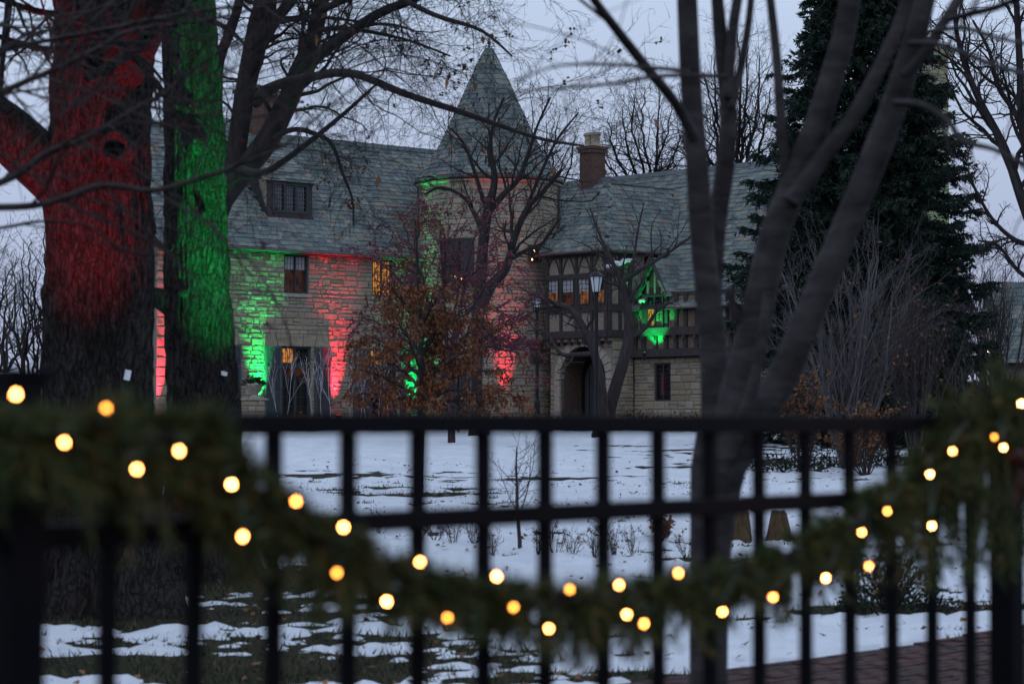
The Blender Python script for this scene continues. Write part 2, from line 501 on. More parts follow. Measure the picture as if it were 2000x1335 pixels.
def slate_variants(seed, n=5):
    r = random.Random(seed); out = []
    for i in range(n):
        cl, cr = r.uniform(0.0, .10), r.uniform(0.0, .10)
        dz = r.uniform(-.05, .05)
        outline = [(-.5, .5), (-.5, -.5 + cl + dz), (-.5 + cl, -.5 + r.uniform(-.03, .03)), (.5 - cr, -.5 + r.uniform(-.03, .03)), (.5, -.5 + cr - dz), (.5, .5)]
        top = []
        bot = []
        for x, z in outline:
            lift = (.5 - z)          # lower edge proud
            top.append((x * .97, .25 + .95 * lift, z)); bot.append((x * .97, -.35 + .55 * lift, z))
        vs = np.array(bot + top)
        fs = [(6, 7, 10, 11), (7, 8, 9, 10)]
        for k in range(1, 4): fs.append((k, k + 1, k + 7, k + 6))
        fs.append((0, 1, 7, 6)); fs.append((4, 5, 11, 10))
        out.append((vs, np.array(fs)))
    return out
def emit_pieces(name, stuff_name, pieces, variants, mat, parent, n_single):
    """pieces: list of (3x4 numpy matrix, variant, rnd, size). The n_single largest are objects, the rest one mesh"""
    order = sorted(range(len(pieces)), key=lambda i: -pieces[i][3])
    single = order[:n_single]; rest = order[n_single:]
    meshes = []
    for k, (vs, fs) in enumerate(variants):
        me = fast_mesh(name, vs, fs); me.materials.append(mat); meshes.append(me)
    for i in single:
        Mx, var, rd, sz = pieces[i]
        o = bpy.data.objects.new(name, meshes[var]); o.parent = parent
        o.matrix_basis = Matrix([list(Mx[0]), list(Mx[1]), list(Mx[2]), [0, 0, 0, 1]])
        col.objects.link(o)
    if rest:
        AV = []; AF = []; AR = []; b = 0
        for i in rest:
            Mx, var, rd, sz = pieces[i]
            vs, fs = variants[var]
            AV.append(vs @ Mx[:, :3].T + Mx[:, 3]); AF.append(fs + b); AR.append(np.full(len(fs), rd)); b += len(vs)
        me = fast_mesh(stuff_name, np.vstack(AV), np.vstack(AF), np.concatenate(AR))
        o = link(stuff_name, me, mat, parent); o['kind'] = 'stuff'

def mat34(X, Y, Z, O):
    return np.array([[X[i], Y[i], Z[i], O[i]] for i in range(3)], dtype=float)

def gen_stones(u0, u1, z0, z1, openings, rowh=0.24, seed=1, gap=0.018):
    """random ashlar: (uc, zc, w, h)"""
    r = random.Random(seed)
    cuts = sorted(set([z0, z1] + [z for o in openings for z in (o[2], o[3]) if z0 < z < z1]))
    rows = []
    for a, b in zip(cuts[:-1], cuts[1:]):
        if b - a < 0.03: continue
        n = max(1, round((b - a) / rowh))
        ws = [r.uniform(.65, 1.35) for _ in range(n)]; s = sum(ws); z = a
        for w in ws:
            h = (b - a) * w / s; rows.append((z, z + h)); z += h
    out = []
    for za, zb in rows:
        zm = (za + zb) / 2; spans = [(u0, u1)]
        for o in openings:
            if o[2] < zm < o[3]:
                ns = []
                for a, b in spans:
                    if o[1] <= a or o[0] >= b: ns.append((a, b)); continue
                    if o[0] > a: ns.append((a, o[0]))
                    if o[1] < b: ns.append((o[1], b))
                spans = ns
        for a, b in spans:
            u = a
            while u < b - 0.02:
                w = r.choice([.2, .26, .32, .38, .46, .58]) * r.uniform(.85, 1.15)
                if b - u - w < .16: w = b - u
                h = zb - za
                if h > .17 and r.random() < .42:
                    k = r.uniform(.38, .62)
                    out.append((u + w / 2, za + h * k / 2, w - gap, h * k - gap))
                    if r.random() < .5 and w > .4:
                        q = r.uniform(.35, .65)
                        out.append((u + w * q / 2, za + h * (1 + k) / 2, w * q - gap, h * (1 - k) - gap))
                        out.append((u + w * (1 + q) / 2, za + h * (1 + k) / 2, w * (1 - q) - gap, h * (1 - k) - gap))
                    else:
                        out.append((u + w / 2, za + h * (1 + k) / 2, w - gap, h * (1 - k) - gap))
                else:
                    out.append((u + w / 2, zm, w - gap, h - gap))
                u += w
    return out
STONES = stone_variants(3); SLATES = slate_variants(4)
def stone_pieces(F, sts, seed=2, vis=None):
    r = random.Random(seed); O, U, N = F; res = []
    for uc, zc, w, h in sts:
        p = r.uniform(.026, .046)
        c = O + U * uc + V((0, 0, zc)) - N * .004
        sz = w * h if (vis is None or vis(uc, zc)) else 0.0
        res.append((mat34(U * w, N * p, V((0, 0, h)), c), r.randrange(6), r.random(), sz))
    return res
def in_poly(p, poly):
    s = None
    for i in range(len(poly)):
        a = poly[i]; b = poly[(i + 1) % len(poly)]
        c = (b[0] - a[0]) * (p[1] - a[1]) - (b[1] - a[1]) * (p[0] - a[0])
        if abs(c) < 1e-9: continue
        if s is None: s = c > 0
        elif (c > 0) != s: return False
    return True
def slate_pieces(O, U, S, poly, expo=.215, seed=3, vis=None, thick=.026):
    """slates over the convex polygon poly in (u, s)"""
    r = random.Random(seed); N = U.cross(S).normalized()
    if N.z < 0: N = -N
    us = [p[0] for p in poly]; ss = [p[1] for p in poly]
    s = min(ss); res = []; k = 0
    while s < max(ss):
        u = min(us) - r.uniform(0, .3)
        while u < max(us):
            w = r.uniform(.22, .42)
            if in_poly((u + w / 2, s + expo * .5), poly):
                h = expo * 1.45
                jit = r.uniform(-.018, .018)
                c = O + U * (u + w / 2) + S * (s + h / 2 + jit) + N * (.012 + r.uniform(0, .006))
                Sx = (S + N * r.uniform(-.012, .012)).normalized()
                res.append((mat34(U * w, N * thick * r.uniform(.75, 1.35), Sx * h, c), r.randrange(5), r.random(),
                            w * h if (vis is None or vis(u, s)) else 0.0))
            u += w
        s += expo * (1.0 if k % 3 else .94); k += 1
    return res

# ------------------------------------------------------------------ ground
def gbase(y):
    return np.clip((y - 15.0) / 60.0 * 1.5, 0.0, 1.62)
def gz_np(x, y):
    return gbase(y) + 0.05 * (fbm(x * .35, y * .35, 3, 3) - .5)
def gz(x, y):
    return float(gz_np(np.array([float(x)]), np.array([float(y)]))[0])
def ground_px(x, y):
    r = ray(x, y); lo, hi = 3.0, 90.0
    for _ in range(40):
        m = (lo + hi) / 2
        if CAMZ + r.z * m > gz(r.x * m, m): lo = m
        else: hi = m
    return V((r.x * lo, lo, gz(r.x * lo, lo)))

PATH_D = V((0.645, 0.764, 0)).normalized(); PATH_N = V((PATH_D.y, -PATH_D.x, 0))
PATH_O = V((0.95, 13.85, 0))
BARE = []     # x, y, rx, ry, amount : where the snow has melted back
for (bx, by, rx, ry, am) in ((215, 1205, 1.0, .6, 1.6), (400, 1140, 1.0, .7, 1.2), (170, 1300, 1.3, .5, .65), (640, 1190, 1.5, 1.8, .36), (560, 1120, 1.4, 1.4, .36), (480, 1290, 1.8, 1.2, .30), (700, 1280, 1.5, 1.4, .22), (330, 1040, 2, 3, .3),
                             (650, 930, 4.0, 2.2, .30), (800, 968, 1.3, .7, .5), (730, 871, 6, .8, .45), (1150, 935, 3.5, 1.0, .30), (1330, 915, 2.5, .8, .40),
                             (1640, 905, 3.5, 2.5, .6), (1740, 1195, .8, .35, 1.6), (1900, 1185, .8, .3, .6), (1700, 880, 6, 4, .6), (1480, 1070, 1.0, .4, .3), (1100, 1330, 3.0, .3, .5)):
    p = ground_px(bx, by); BARE.append((p.x, p.y, rx, ry, am))
def snow_th(x, y):
    f = fbm(x * .42 + 3, y * .75, 21, 5)
    f2 = fbm(x * 2.6, y * 3.0, 31, 3)
    f3 = fbm(x * 1.1 + 9, y * 2.4, 41, 4)
    f4 = fbm(x * 7.0 + 2, y * 6.0, 51, 3)
    t = (f - .5) * .7 + (f2 - .5) * .75 + (f3 - .5) * 1.0 + (f4 - .5) * 1.15 + .27
    for bx, by, rx, ry, am in BARE:
        t = t - am * np.exp(-(((x - bx) / rx) ** 2 + ((y - by) / ry) ** 2))
    t = t + np.clip((y - 36) / 8, 0, 1) * .10
    # the brick path is swept
    s = (x - PATH_O.x) * PATH_N.x + (y - PATH_O.y) * PATH_N.y
    t = np.where((s > -.12) & (s < 2.1), -.6, t)
    # planting bed along the house
    hx = (x + 0.75) * 0.672 + (y - 86.2) * -0.740; hy = (x + 0.75) * 0.740 + (y - 86.2) * 0.672
    t = np.where((y > 66.0) & (hx > -2) & (hy < 2), t - np.clip((y - 66.0) * .8, 0, 1.4), t)
    return np.clip(t, -.6, .8) * .10
def grid(x0, x1, y0, y1, st, zf):
    nx = int((x1 - x0) / st) + 1; ny = int((y1 - y0) / st) + 1
    X, Y = np.meshgrid(np.linspace(x0, x1, nx), np.linspace(y0, y1, ny))
    Z = zf(X, Y)
    vs = np.stack([X.ravel(), Y.ravel(), Z.ravel()], 1)
    i = np.arange(nx * ny).reshape(ny, nx)
    fs = np.stack([i[:-1, :-1].ravel(), i[:-1, 1:].ravel(), i[1:, 1:].ravel(), i[1:, :-1].ravel()], 1)
    return vs, fs
parts = [grid(-60, 60, -12, 110, 1.0, gz_np)]
far_y = [110, 200, 500, 1500]
vs, fs = parts[0]
ext = np.array([[-1500, -300, gbase(np.array(-300.))], [1500, -300, 0.0], [1500, 2200, 1.5], [-1500, 2200, 1.5]])
gme = fast_mesh('ground', vs, fs, smooth=True)
tag(link('ground', gme, M['lawn']), kind='structure')
fx = np.array([-1500, -300, -60, 60, 300, 1500.]); fy = np.array([-300, -12, 15, 75, 79.8, 110, 400, 2200.])
fv = []; ff = []
for yy in fy:
    for xx in fx: fv.append((xx, yy, float(gbase(np.array(yy))) - (.06 if (abs(xx) <= 60 and -12 <= yy <= 110) else 0.0)))
for j in range(len(fy) - 1):
    for i in range(len(fx) - 1):
        a = j * len(fx) + i; ff.append((a, a + 1, a + 1 + len(fx), a + len(fx)))
tag(link('terrain', fast_mesh('terrain', np.array(fv), np.array(ff)), M['lawn']), kind='structure')
sv1, sf1 = grid(-6.0, 6.5, 11.0, 31.0, .052, lambda x, y: gz_np(x, y) + snow_th(x, y))
sv2, sf2 = grid(-20, 20, 30.9, 79, .17, lambda x, y: gz_np(x, y) + snow_th(x, y))
sme = fast_mesh('snow', np.vstack([sv1, sv2]), np.vstack([sf1, sf2 + len(sv1)]), smooth=True)
tag(link('snow', sme, M['snow']), kind='structure')

# grass blades where the snow has gone
gn = 60000
gxs = nrng.uniform(-4.5, 5.0, gn); gys = 12.5 + 26 * nrng.random(gn) ** 1.6
th = snow_th(gxs, gys); s = (gxs - PATH_O.x) * PATH_N.x + (gys - PATH_O.y) * PATH_N.y
k = (th < .006) & ~((s > -.1) & (s < 2.0)); gxs, gys = gxs[k], gys[k]
gzs = gz_np(gxs, gys); hgt = nrng.uniform(.02, .06, len(gxs)); an = nrng.uniform(0, 6.28, len(gxs)); wd = .006 + gys * .00012
ln = nrng.uniform(-.05, .05, (len(gxs), 2))
b0 = np.stack([gxs + np.cos(an) * wd, gys + np.sin(an) * wd, gzs - .01], 1)
b1 = np.stack([gxs - np.cos(an) * wd, gys - np.sin(an) * wd, gzs - .01], 1)
b2 = np.stack([gxs + ln[:, 0], gys + ln[:, 1], gzs + hgt], 1)
gv = np.stack([b0, b1, b2], 1).reshape(-1, 3)
gf = np.arange(len(gv)).reshape(-1, 3)
tag(link('grass', fast_mesh('grass', gv, gf, nrng.random(len(gf))), M['grass']), 'short winter grass showing through melted snow', 'grass', kind='stuff')

# fallen leaves on snow and grass
ln_ = 1300
lx = nrng.uniform(-5.5, 6, ln_); ly = 12.5 + 34 * nrng.random(ln_) ** 1.5
lz = gz_np(lx, ly) + np.maximum(snow_th(lx, ly), 0) + .010
la = nrng.uniform(0, 6.28, ln_); lr_ = nrng.uniform(.02, .045, ln_); tl1 = nrng.uniform(-.012, .03, (ln_, 4))
lvs = np.stack([np.stack([lx + np.cos(la + k * 1.57) * lr_ * (1 if k % 2 else .55), ly + np.sin(la + k * 1.57) * lr_ * (1 if k % 2 else .55), lz + tl1[:, k]], 1) for k in range(4)], 1).reshape(-1, 3)
lfs = np.concatenate([np.arange(ln_)[:, None] * 4 + np.array([[0, 1, 2]]), np.arange(ln_)[:, None] * 4 + np.array([[0, 2, 3]])], 0)
tag(link('fallen_leaves', fast_mesh('fallen_leaves', lvs, lfs, np.tile(nrng.random(ln_), 2)), M['tanleaf']), 'scattered brown fallen leaves on snow and grass', 'leaves', kind='stuff')

# brick path parallel to the fence
pm = MB()
for a, b in ((-8.0, 9.0),):
    A = PATH_O + PATH_D * a; B = PATH_O + PATH_D * b
    q = [A, B, B + PATH_N * 1.9, A + PATH_N * 1.9]
    pm.poly([V((p.x, p.y, .030)) for p in q])
path = pm.build('brick_path', M['mulch']); tag(path, kind='structure')
pcs = []
r = random.Random(9)
row = 0; t = 0.0
bv = []
for i in range(4):
    vs = [(-.5, -.5, 0), (.5, -.5, 0), (.5, .5, 0), (-.5, .5, 0)]
    vs2 = [(x * .95, y * .92, 1 + r.uniform(-.08, .08)) for x, y, z in vs]
    bv.append((np.array(vs + vs2), np.array([(4, 5, 6, 7), (0, 1, 5, 4), (1, 2, 6, 5), (2, 3, 7, 6), (3, 0, 4, 7)])))
while t < 1.88:
    u = -3.0 + (row % 2) * .105
    while u < 7.5:
        c = PATH_O + PATH_D * u + PATH_N * (t + .05)
        zz = gz(c.x, c.y)
        pj = 1000 + FPX * c.x / c.y
        inview = c.y > 13.2 and -50 < pj < 2050
        pcs.append((mat34(PATH_D * .200, PATH_N * .092, V((0, 0, .045)), V((c.x, c.y, max(zz, .02) + .005 + r.uniform(-.004, .004)))), r.randrange(4), r.random(),
                    (10 - t) if inview else 0))
        u += .21
    t += .102; row += 1
emit_pieces('brick', 'far_bricks', pcs, bv, M['pathbrick'], path, 290)

# ------------------------------------------------------------------ manor
ER = V((0.672, -0.740, 0)).normalized(); EY = V((-ER.y, ER.x, 0))
MC = V((-0.75, 86.2, 1.6))
manor = thing('manor_house', MC, 'stone manor house with round slate-roofed tower between two wings, lit red and green', 'house', rz=math.atan2(ER.y, ER.x))
def m2w(p): return MC + ER * p[0] + EY * p[1] + V((0, 0, p[2]))
def w2m(p):
    q = V(p) - MC; return V((q.dot(ER), q.dot(EY), q.z))
def rayplane(x, y, P, Nn):
    """photo pixel against a plane given in manor coordinates"""
    d = ray(x, y); o = w2m((0, 0, CAMZ)); dl = V((d.dot(ER), d.dot(EY), d.z))
    t = (V(P) - o).dot(Nn) / dl.dot(Nn)
    return o + dl * t
FL = (V((0, 0, 0)), V((0, -1, 0)), V((1, 0, 0)))        # left wing front, u runs away from the corner
FR = (V((0, 0, 0)), V((1, 0, 0)), V((0, -1, 0)))        # right wing front
def W(F, x, y, n=0.0):
    p = rayplane(x, y, F[0] + F[2] * n, F[2]); q = p - F[0]
    return q.dot(F[1]), p.z
def rect(F, x0, y0, x1, y1, n=0.0):
    """pixel box -> u0, u1, z0, z1"""
    xm = (x0 + x1) / 2; ym = (y0 + y1) / 2
    ua = W(F, x0, ym, n)[0]; ub = W(F, x1, ym, n)[0]
    return min(ua, ub), max(ua, ub), W(F, xm, y1, n)[1], W(F, xm, y0, n)[1]
Zv = V((0, 0, 1))

LEND, REND = 14.0, 14.5
BK = 5.6
ZEL, ZRL, AL = 5.58, 9.98, 3.7          # left wing eave, ridge, half depth
ZER, ZRR, AR = 4.0, 8.8, 4.2            # right wing

def window(parent, F, u0, u1, z0, z1, cols, nx, ny, mats, n=0.0, fr=.06, lead=None, split=None, depth=.10, name='window'):
    """frame mesh with pane and lead_bars children; mats: pane materials per column, or (lower, upper) with split"""
    m = MB()
    m.fbox(F, u0, u0 + fr, z0, z1, n - depth, n + .02); m.fbox(F, u1 - fr, u1, z0, z1, n - depth, n + .02)
    m.fbox(F, u0 + fr, u1 - fr, z1 - fr, z1, n - depth, n + .018); m.fbox(F, u0 + fr, u1 - fr, z0, z0 + fr, n - depth, n + .018)
    cw = (u1 - u0 - 2 * fr + fr) / cols
    for i in range(1, cols):
        u = u0 + fr + cw * i - fr
        m.fbox(F, u, u + fr, z0 + fr, z1 - fr, n - depth, n + .015)
    w = m.build(name, M['frame'], parent)
    for i in range(cols):
        a = u0 + fr + cw * i; b = a + cw - fr
        mm = mats[i % len(mats)]
        segs = [(z0 + fr, z1 - fr, mm)]
        if split: zs = z0 + (z1 - z0) * split[0]; segs = [(z0 + fr, zs, mm), (zs, z1 - fr, split[1])]
        for za, zb, mt in segs:
            p = MB(); p.fbox(F, a, b, za, zb, n - .07, n - .055); p.build('pane', mt, w)
        if nx or ny:
            l = MB(); t = .011
            for k in range(1, nx):
                u = a + (b - a) * k / nx; l.fbox(F, u - t / 2, u + t / 2, z0 + fr, z1 - fr, n - .055, n - .040)
            for k in range(1, ny):
                z = z0 + fr + (z1 - z0 - 2 * fr) * k / ny; l.fbox(F, a, b, z - t / 2, z + t / 2, n - .055, n - .043)
            l.build('lead_bars', lead or M['lead'], w)
    return w

def holed(m, F, u0, u1, z0, z1, n0, n1, holes):
    """a slab with rectangular openings left free"""
    cuts = sorted(set([z0, z1] + [z for o in holes for z in (o[2], o[3]) if z0 < z < z1]))
    for za, zb in zip(cuts[:-1], cuts[1:]):
        zm = (za + zb) / 2; spans = [(u0, u1)]
        for o in holes:
            if o[2] < zm < o[3]:
                ns = []
                for a, b in spans:
                    if o[1] <= a or o[0] >= b: ns.append((a, b)); continue
                    if o[0] > a: ns.append((a, o[0]))
                    if o[1] < b: ns.append((o[1], b))
                spans = ns
        for a, b in spans: m.fbox(F, a, b, za, zb, n0, n1)
def shutter(F, u0, u1, z0, z1):
    m = MB(); m.fbox(F, u0, u1, z0, z1, .05, .085)
    s = m.build('shutter', M['shutter'], manor)
    f = MB(); w = .06
    f.fbox(F, u0, u0 + w, z0, z1, .085, .11); f.fbox(F, u1 - w, u1, z0, z1, .085, .11)
    for z in (z0, z0 + (z1 - z0) * .36, z0 + (z1 - z0) * .70, z1 - w): f.fbox(F, u0 + w, u1 - w, z, z + w, .085, .108)
    f.build('shutter_rail', M['shutter2'], s)
    z = z0 + .09
    sl = MB()
    while z < z1 - .12:
        a = F[0] + F[1] * (u0 + w) + Zv * z + F[2] * .086; b = F[0] + F[1] * (u1 - w) + Zv * z + F[2] * .086
        sl.add([a, b, b + Zv * .05 + F[2] * .016, a + Zv * .05 + F[2] * .016, b + Zv * .05, a + Zv * .05], [(0, 1, 2, 3), (3, 2, 4, 5)])
        z += .058
    sl.build('louvres', M['shutter2'], s)

# --- left wing wall
openL = []
w1 = rect(FL, 555, 497, 602, 573); w2 = rect(FL, 727, 507, 767, 579)
d1 = rect(FL, 549, 676, 607, 800); d1 = (d1[0], d1[1], .05, d1[3])
d2 = rect(FL, 722, 690, 774, 800); d2 = (d2[0], d2[1], .05, d1[3])
d0 = (d1[0] + (d1[0] - d2[0]), d1[1] + (d1[1] - d2[1]), .05, d1[3])
w0 = (w1[0] + (w1[0] - w2[0]), w1[1] + (w1[1] - w2[1]), w1[2], w1[3])
lin1 = rect(FL, 518, 653, 645, 676)
lw = (lin1[1] - lin1[0]) / 2
lintels = []
for dd in (d1, d2, d0):
    c = (dd[0] + dd[1]) / 2 + .02
    lintels.append((c - lw, c + lw, dd[3], dd[3] + .40))
for q in (w1, w2, w0, d1, d2, d0): openL.append(q)
wl = MB(); holed(wl, FL, -3.0, LEND, -.3, ZEL, -.35, -.002, openL)
wall_l = wl.build('left_wing_wall', M['mortar'], manor)
openL += lintels
for q in (w1, w2, w0): openL.append((q[0] - .08, q[1] + .08, q[2] - .13, q[2]))
stL = gen_stones(0.0, LEND - .25, -.1, ZEL - .02, openL, .18, 5)
vis = lambda u, z: 2.6 < u < 11.2
emit_pieces('stone', 'small_stones', stone_pieces(FL, stL, 6, vis), STONES, M['stone'], wall_l, 150)
# corner quoins
qm = []
z = -.1; k = 0
r = random.Random(4)
while z < ZEL - .1:
    h = r.uniform(.26, .36); wq = .5 if k % 2 else .32
    qm.append((mat34(V((0, -1, 0)) * wq, V((1, 0, 0)) * .05, Zv * (h - .02), V((0, -LEND + wq / 2 - .22, z + h / 2))), r.randrange(6), r.random(), wq * h)); z += h; k += 1
emit_pieces('quoin', 'quoins', qm, STONES, M['dressed'], wall_l, 40)
for dd, ll in zip((d1, d2, d0), lintels):
    # flat arch of wedge voussoirs
    n = 5; us = np.linspace(ll[0], ll[1], n + 1)
    cu = (ll[0] + ll[1]) / 2
    for i in range(n):
        m = MB(); a, b = us[i] + .016, us[i + 1] - .016
        sk = .22; fa = (us[i] - cu) / (ll[1] - cu); fb = (us[i + 1] - cu) / (ll[1] - cu)
        ea = 0 if i == 0 else sk * fa; eb = 0 if i == n - 1 else sk * fb
        pts = []
        pr = .05 + (.02 if i == 2 else 0)
        for nn in (-.05, pr):
            pts += [FL[0] + FL[1] * (a - ea * .5) + Zv * ll[2] + FL[2] * nn, FL[0] + FL[1] * (b - eb * .5) + Zv * ll[2] + FL[2] * nn,
                    FL[0] + FL[1] * (b + eb * .5) + Zv * ll[3] + FL[2] * nn, FL[0] + FL[1] * (a + ea * .5) + Zv * ll[3] + FL[2] * nn]
        m.hexa(pts); m.build('voussoir', M['dressed'], wall_l)
for q in (w1, w2, w0):
    m = MB(); m.fbox(FL, q[0] - .08, q[1] + .08, q[2] - .12, q[2] - .004, -.03, .085); m.build('window_sill', M['dressed_pale'], wall_l)
for q, mt, sp in ((w1, [M['glass_dim']], (.62, M['glass_pale'])), (w2, [M['glass_warm']], None), (w0, [M['glass_dim']], None)):
        window(manor, FL, q[0] + .01, q[1] - .01, q[2] + .005, q[3] - .005, 2, 3, 5, mt, -.06, .06, M['leaddark'], sp)
for i, q in enumerate((d1, d2, d0)):
    zt = q[3] - .62
    # transom lights above, doors below
    m1 = [M['glass'], M['glass_warm']] if i == 0 else [M['glass_amber'], M['glass_warm']]
    window(manor, FL, q[0] + .01, q[1] - .01, zt, q[3] - .004, 2, 3, 3, m1, -.06, .075, M['leaddark'], name='transom_window')
    window(manor, FL, q[0] + .01, q[1] - .01, .06, zt - .004, 2, 2, 5, [M['glass'], M['glass']] if i == 0 else [M['glass_dim'], M['glass']], -.06, .11, M['leaddark'], (.80, M['glass_dim'] if i == 0 else M['glass']), name='french_door')
    sw = .66
    shutter(FL, q[0] - .12 - sw, q[0] - .12, .05, q[3] - .01)
    shutter(FL, q[1] + .06, q[1] + .06 + sw, .05, q[3] - .01)
# eave, fascia, gutter
XE, ZE = .30, 5.66
m = MB(); m.fbox(FL, -1.5, LEND + .3, ZE - .13, ZE - .05, -.05, .27); m.build('eave_soffit', M['timber'], manor)
m = MB(); m.tube([V((.36, .2, ZE - .05)), V((.36, -LEND - .3, ZE - .05))], .06, 10); m.build('gutter', M['gutter'], manor)
def downspout(F, u, z0, z1, n=.10):
    m = MB(); P = lambda uu, zz, nn: F[0] + F[1] * uu + Zv * zz + F[2] * nn
    m.tube([P(u, z1, .34), P(u, z1 - .12, .30), P(u, z1 - .35, n), P(u, z0, n)], .05, 8)
    m.build('downspout', M['gutter'], manor)
downspout(FL, W(FL, 808, 520)[0], 0, ZE - .08)
# chimney fixture box near the corner seen as a dark hopper
m = MB(); u = W(FL, 808, 520)[0]; m.fbox(FL, u - .16, u + .16, ZEL - .82, ZEL - .6, .03, .24); m.build('rain_hopper', M['gutter'], manor)

# --- left roof
XE, ZE = .30, 5.66
SLv = V((-AL - XE, 0, ZRL - ZE)).normalized()
rm = MB()
e0 = V((XE, 0, ZE))
rm.add([V((e0.x, 1.5, e0.z)), V((e0.x, -LEND - .35, e0.z)), V((-AL, -LEND - .35, ZRL)), V((-AL, 1.5, ZRL)),
        V((-BK - .2, 1.5, ZEL + .6)), V((-BK - .2, -LEND - .35, ZEL + .6)), V((e0.x, 5.0, e0.z)), V((-BK - .2, 5.0, ZEL + .6))],
       [(1, 0, 3, 2), (2, 3, 4, 5), (3, 0, 6), (3, 6, 7), (3, 7, 4), (1, 2, 5), (0, 1, 5, 4, 7, 6)])
roof_l = rm.build('left_wing_roof', M['roofdeck'], manor)
L0 = V((e0.x, 1.5, e0.z)); UL = V((0, -1, 0)); lenS = math.hypot(AL + XE, ZRL - ZE)
visr = lambda u, s: 4.5 < u < 12.5
pl = slate_pieces(L0, UL, SLv, [(0, 0), (LEND + 1.85, 0), (LEND + 1.85, lenS - .1), (0, lenS - .1)], seed=7, vis=visr)
# dormer on the left roof
pb = rayplane(562, 424, V((XE, 0, ZE)), V((ZRL - ZE, 0, AL + XE)).normalized())
xd = pb.x
FD = (V((xd, 0, 0)), V((0, -1, 0)), V((1, 0, 0)))
dr = rect(FD, 522, 352, 607, 424)
du0, du1, dz0, dz1 = dr[0], dr[1], dr[2] - .05, dr[3]
pl = [p for p in pl if not (-p[0][1, 3] > du0 - .05 and -p[0][1, 3] < du1 + .05 and p[0][0, 3] < xd + .05 and p[0][0, 3] > xd - 1.4)]
emit_pieces('slate', 'small_slates', pl, SLATES, M['slate'], roof_l, 130)
dm = MB()
pit = .70
# dormer roof plane: z = dz1 + pit*(xd - x), meets main roof where equal
kk = (ZRL - ZE) / (AL + XE)
zback = lambda x: ZE + (XE - x) * kk
xm_ = (dz1 + pit * xd - ZE - kk * XE) / (pit - kk)
zm_ = zback(xm_)
dm.add([V((xd - .02, -du0, dz0)), V((xd - .02, -du1, dz0)), V((xd - .02, -du1, dz1)), V((xd - .02, -du0, dz1)), V((xm_, -du0, zm_ - .03)), V((xm_, -du1, zm_ - .03))],
       [(0, 1, 2, 3), (1, 5, 2), (0, 3, 4), (2, 5, 4, 3)])
dormer = dm.build('dormer', M['roofdeck'], manor)
dS = V((-1, 0, pit)).normalized()
dl = (xd - xm_) / abs(dS.x)
dO = V((xd + .16, -du0 + .18, dz1 + .02 - pit * .16))
emit_pieces('slate', 'dormer_slates', slate_pieces(dO, UL, dS, [(0, 0), (du1 - du0 + .36, 0), (du1 - du0 + .36, dl + .25), (0, dl + .25)], seed=8), SLATES, M['slate'], dormer, 20)
m = MB()
m.fbox(FD, du0 - .05, du1 + .05, dz1 - .10, dz1 + .02, 0, .10)
m.fbox(FD, du0 - .03, du1 + .03, dz0 - .02, dz0 + .17, 0, .07)
n3 = (du1 - du0)
m.fbox(FD, du0 - .02, du0 + .16, dz0, dz1, 0, .06); m.fbox(FD, du1 - .16, du1 + .02, dz0, dz1, 0, .06)
m.build('dormer_frame', M['timber'], dormer)
wd = window(manor, FD, du0 + .16, du1 - .16, dz0 + .18, dz1 - .10, 3, 4, 6, [M['glass']], .07, .085, M['lead'], name='dormer_window')
# bargeboard bracket on the dormer's left cheek
m = MB(); m.poly([V((xd, -du1 - .02, dz1)), V((xd, -du1 - .02, dz0 + .35)), V((xd - .42, -du1 - .02, dz1))], .05, (0, -1, 0)); m.build('dormer_cheek', M['stucco'], dormer)
# ridge tiles
def ridge_caps(a, b, parent, step=.38):
    a, b = V(a), V(b); n = int((b - a).length / step); d = (b - a).normalized(); s = d.cross(Zv).normalized()
    m = MB()
    for i in range(n):
        p = a + d * (i * step); q = p + d * (step * 1.08); up = Zv * (.03 + .008 * (i % 2))
        m.add([p - s * .17 - Zv * .15, p + up, p + s * .17 - Zv * .15, q - s * .16 - Zv * .155, q + up * .8, q + s * .16 - Zv * .155], [(0, 1, 4, 3), (1, 2, 5, 4), (0, 2, 1), (3, 4, 5)])
    m.build('ridge_slates', M['slate'], parent)
ridge_caps(V((-AL, -LEND - .3, ZRL + .05)), V((-AL, 1.4, ZRL + .05)), roof_l)
# gable end wall, back walls
m = MB(); m.poly([V((0, -LEND, -.3)), V((-BK, -LEND, -.3)), V((-BK, -LEND, ZEL + .8)), V((-AL, -LEND, ZRL - .15)), V((0, -LEND, ZEL))], .3, (0, 1, 0)); m.build('gable_wall', M['mortar'], manor)
m = MB(); m.box((-BK + .2, -4.6, 2.9), (.3, 18.6, 6.6)); m.box((-BK / 2, 4.8, 2.6), (BK, .3, 5.6)); m.build('rear_wall', M['mortar'], manor)

def chimney(cx, cy, z0, z1, wx, wy, pots, cap=None):
    m = MB(); m.box((cx, cy, (z0 + z1) / 2), (wx, wy, z1 - z0)); c = m.build('chimney', M['brick'], manor)
    m = MB(); m.box((cx, cy, z1 + .07), (wx + .10, wy + .10, .14)); m.box((cx, cy, z1 + .19), (wx + .18, wy + .18, .10)); m.build('corbel', cap or M['brick'], c)
    if pots:
        for k in range(pots):
            off = (k - (pots - 1) / 2) * (wx * .5)
            m = MB(); m.lathe((cx + off, cy, z1 + .24), [(.20, 0), (.20, .05), (.16, .08), (.17, .38), (.21, .42), (.21, .50), (.17, .52)], 8); m.build('chimney_pot', M['dressed'], c)
    return c
ry = 7.62
pt = rayplane(500, 190, V((-AL, 0, 0)), V((1, 0, 0)))
chimney(-AL, pt.y, ZRL - .6, pt.z, 1.0, 1.0, 0)

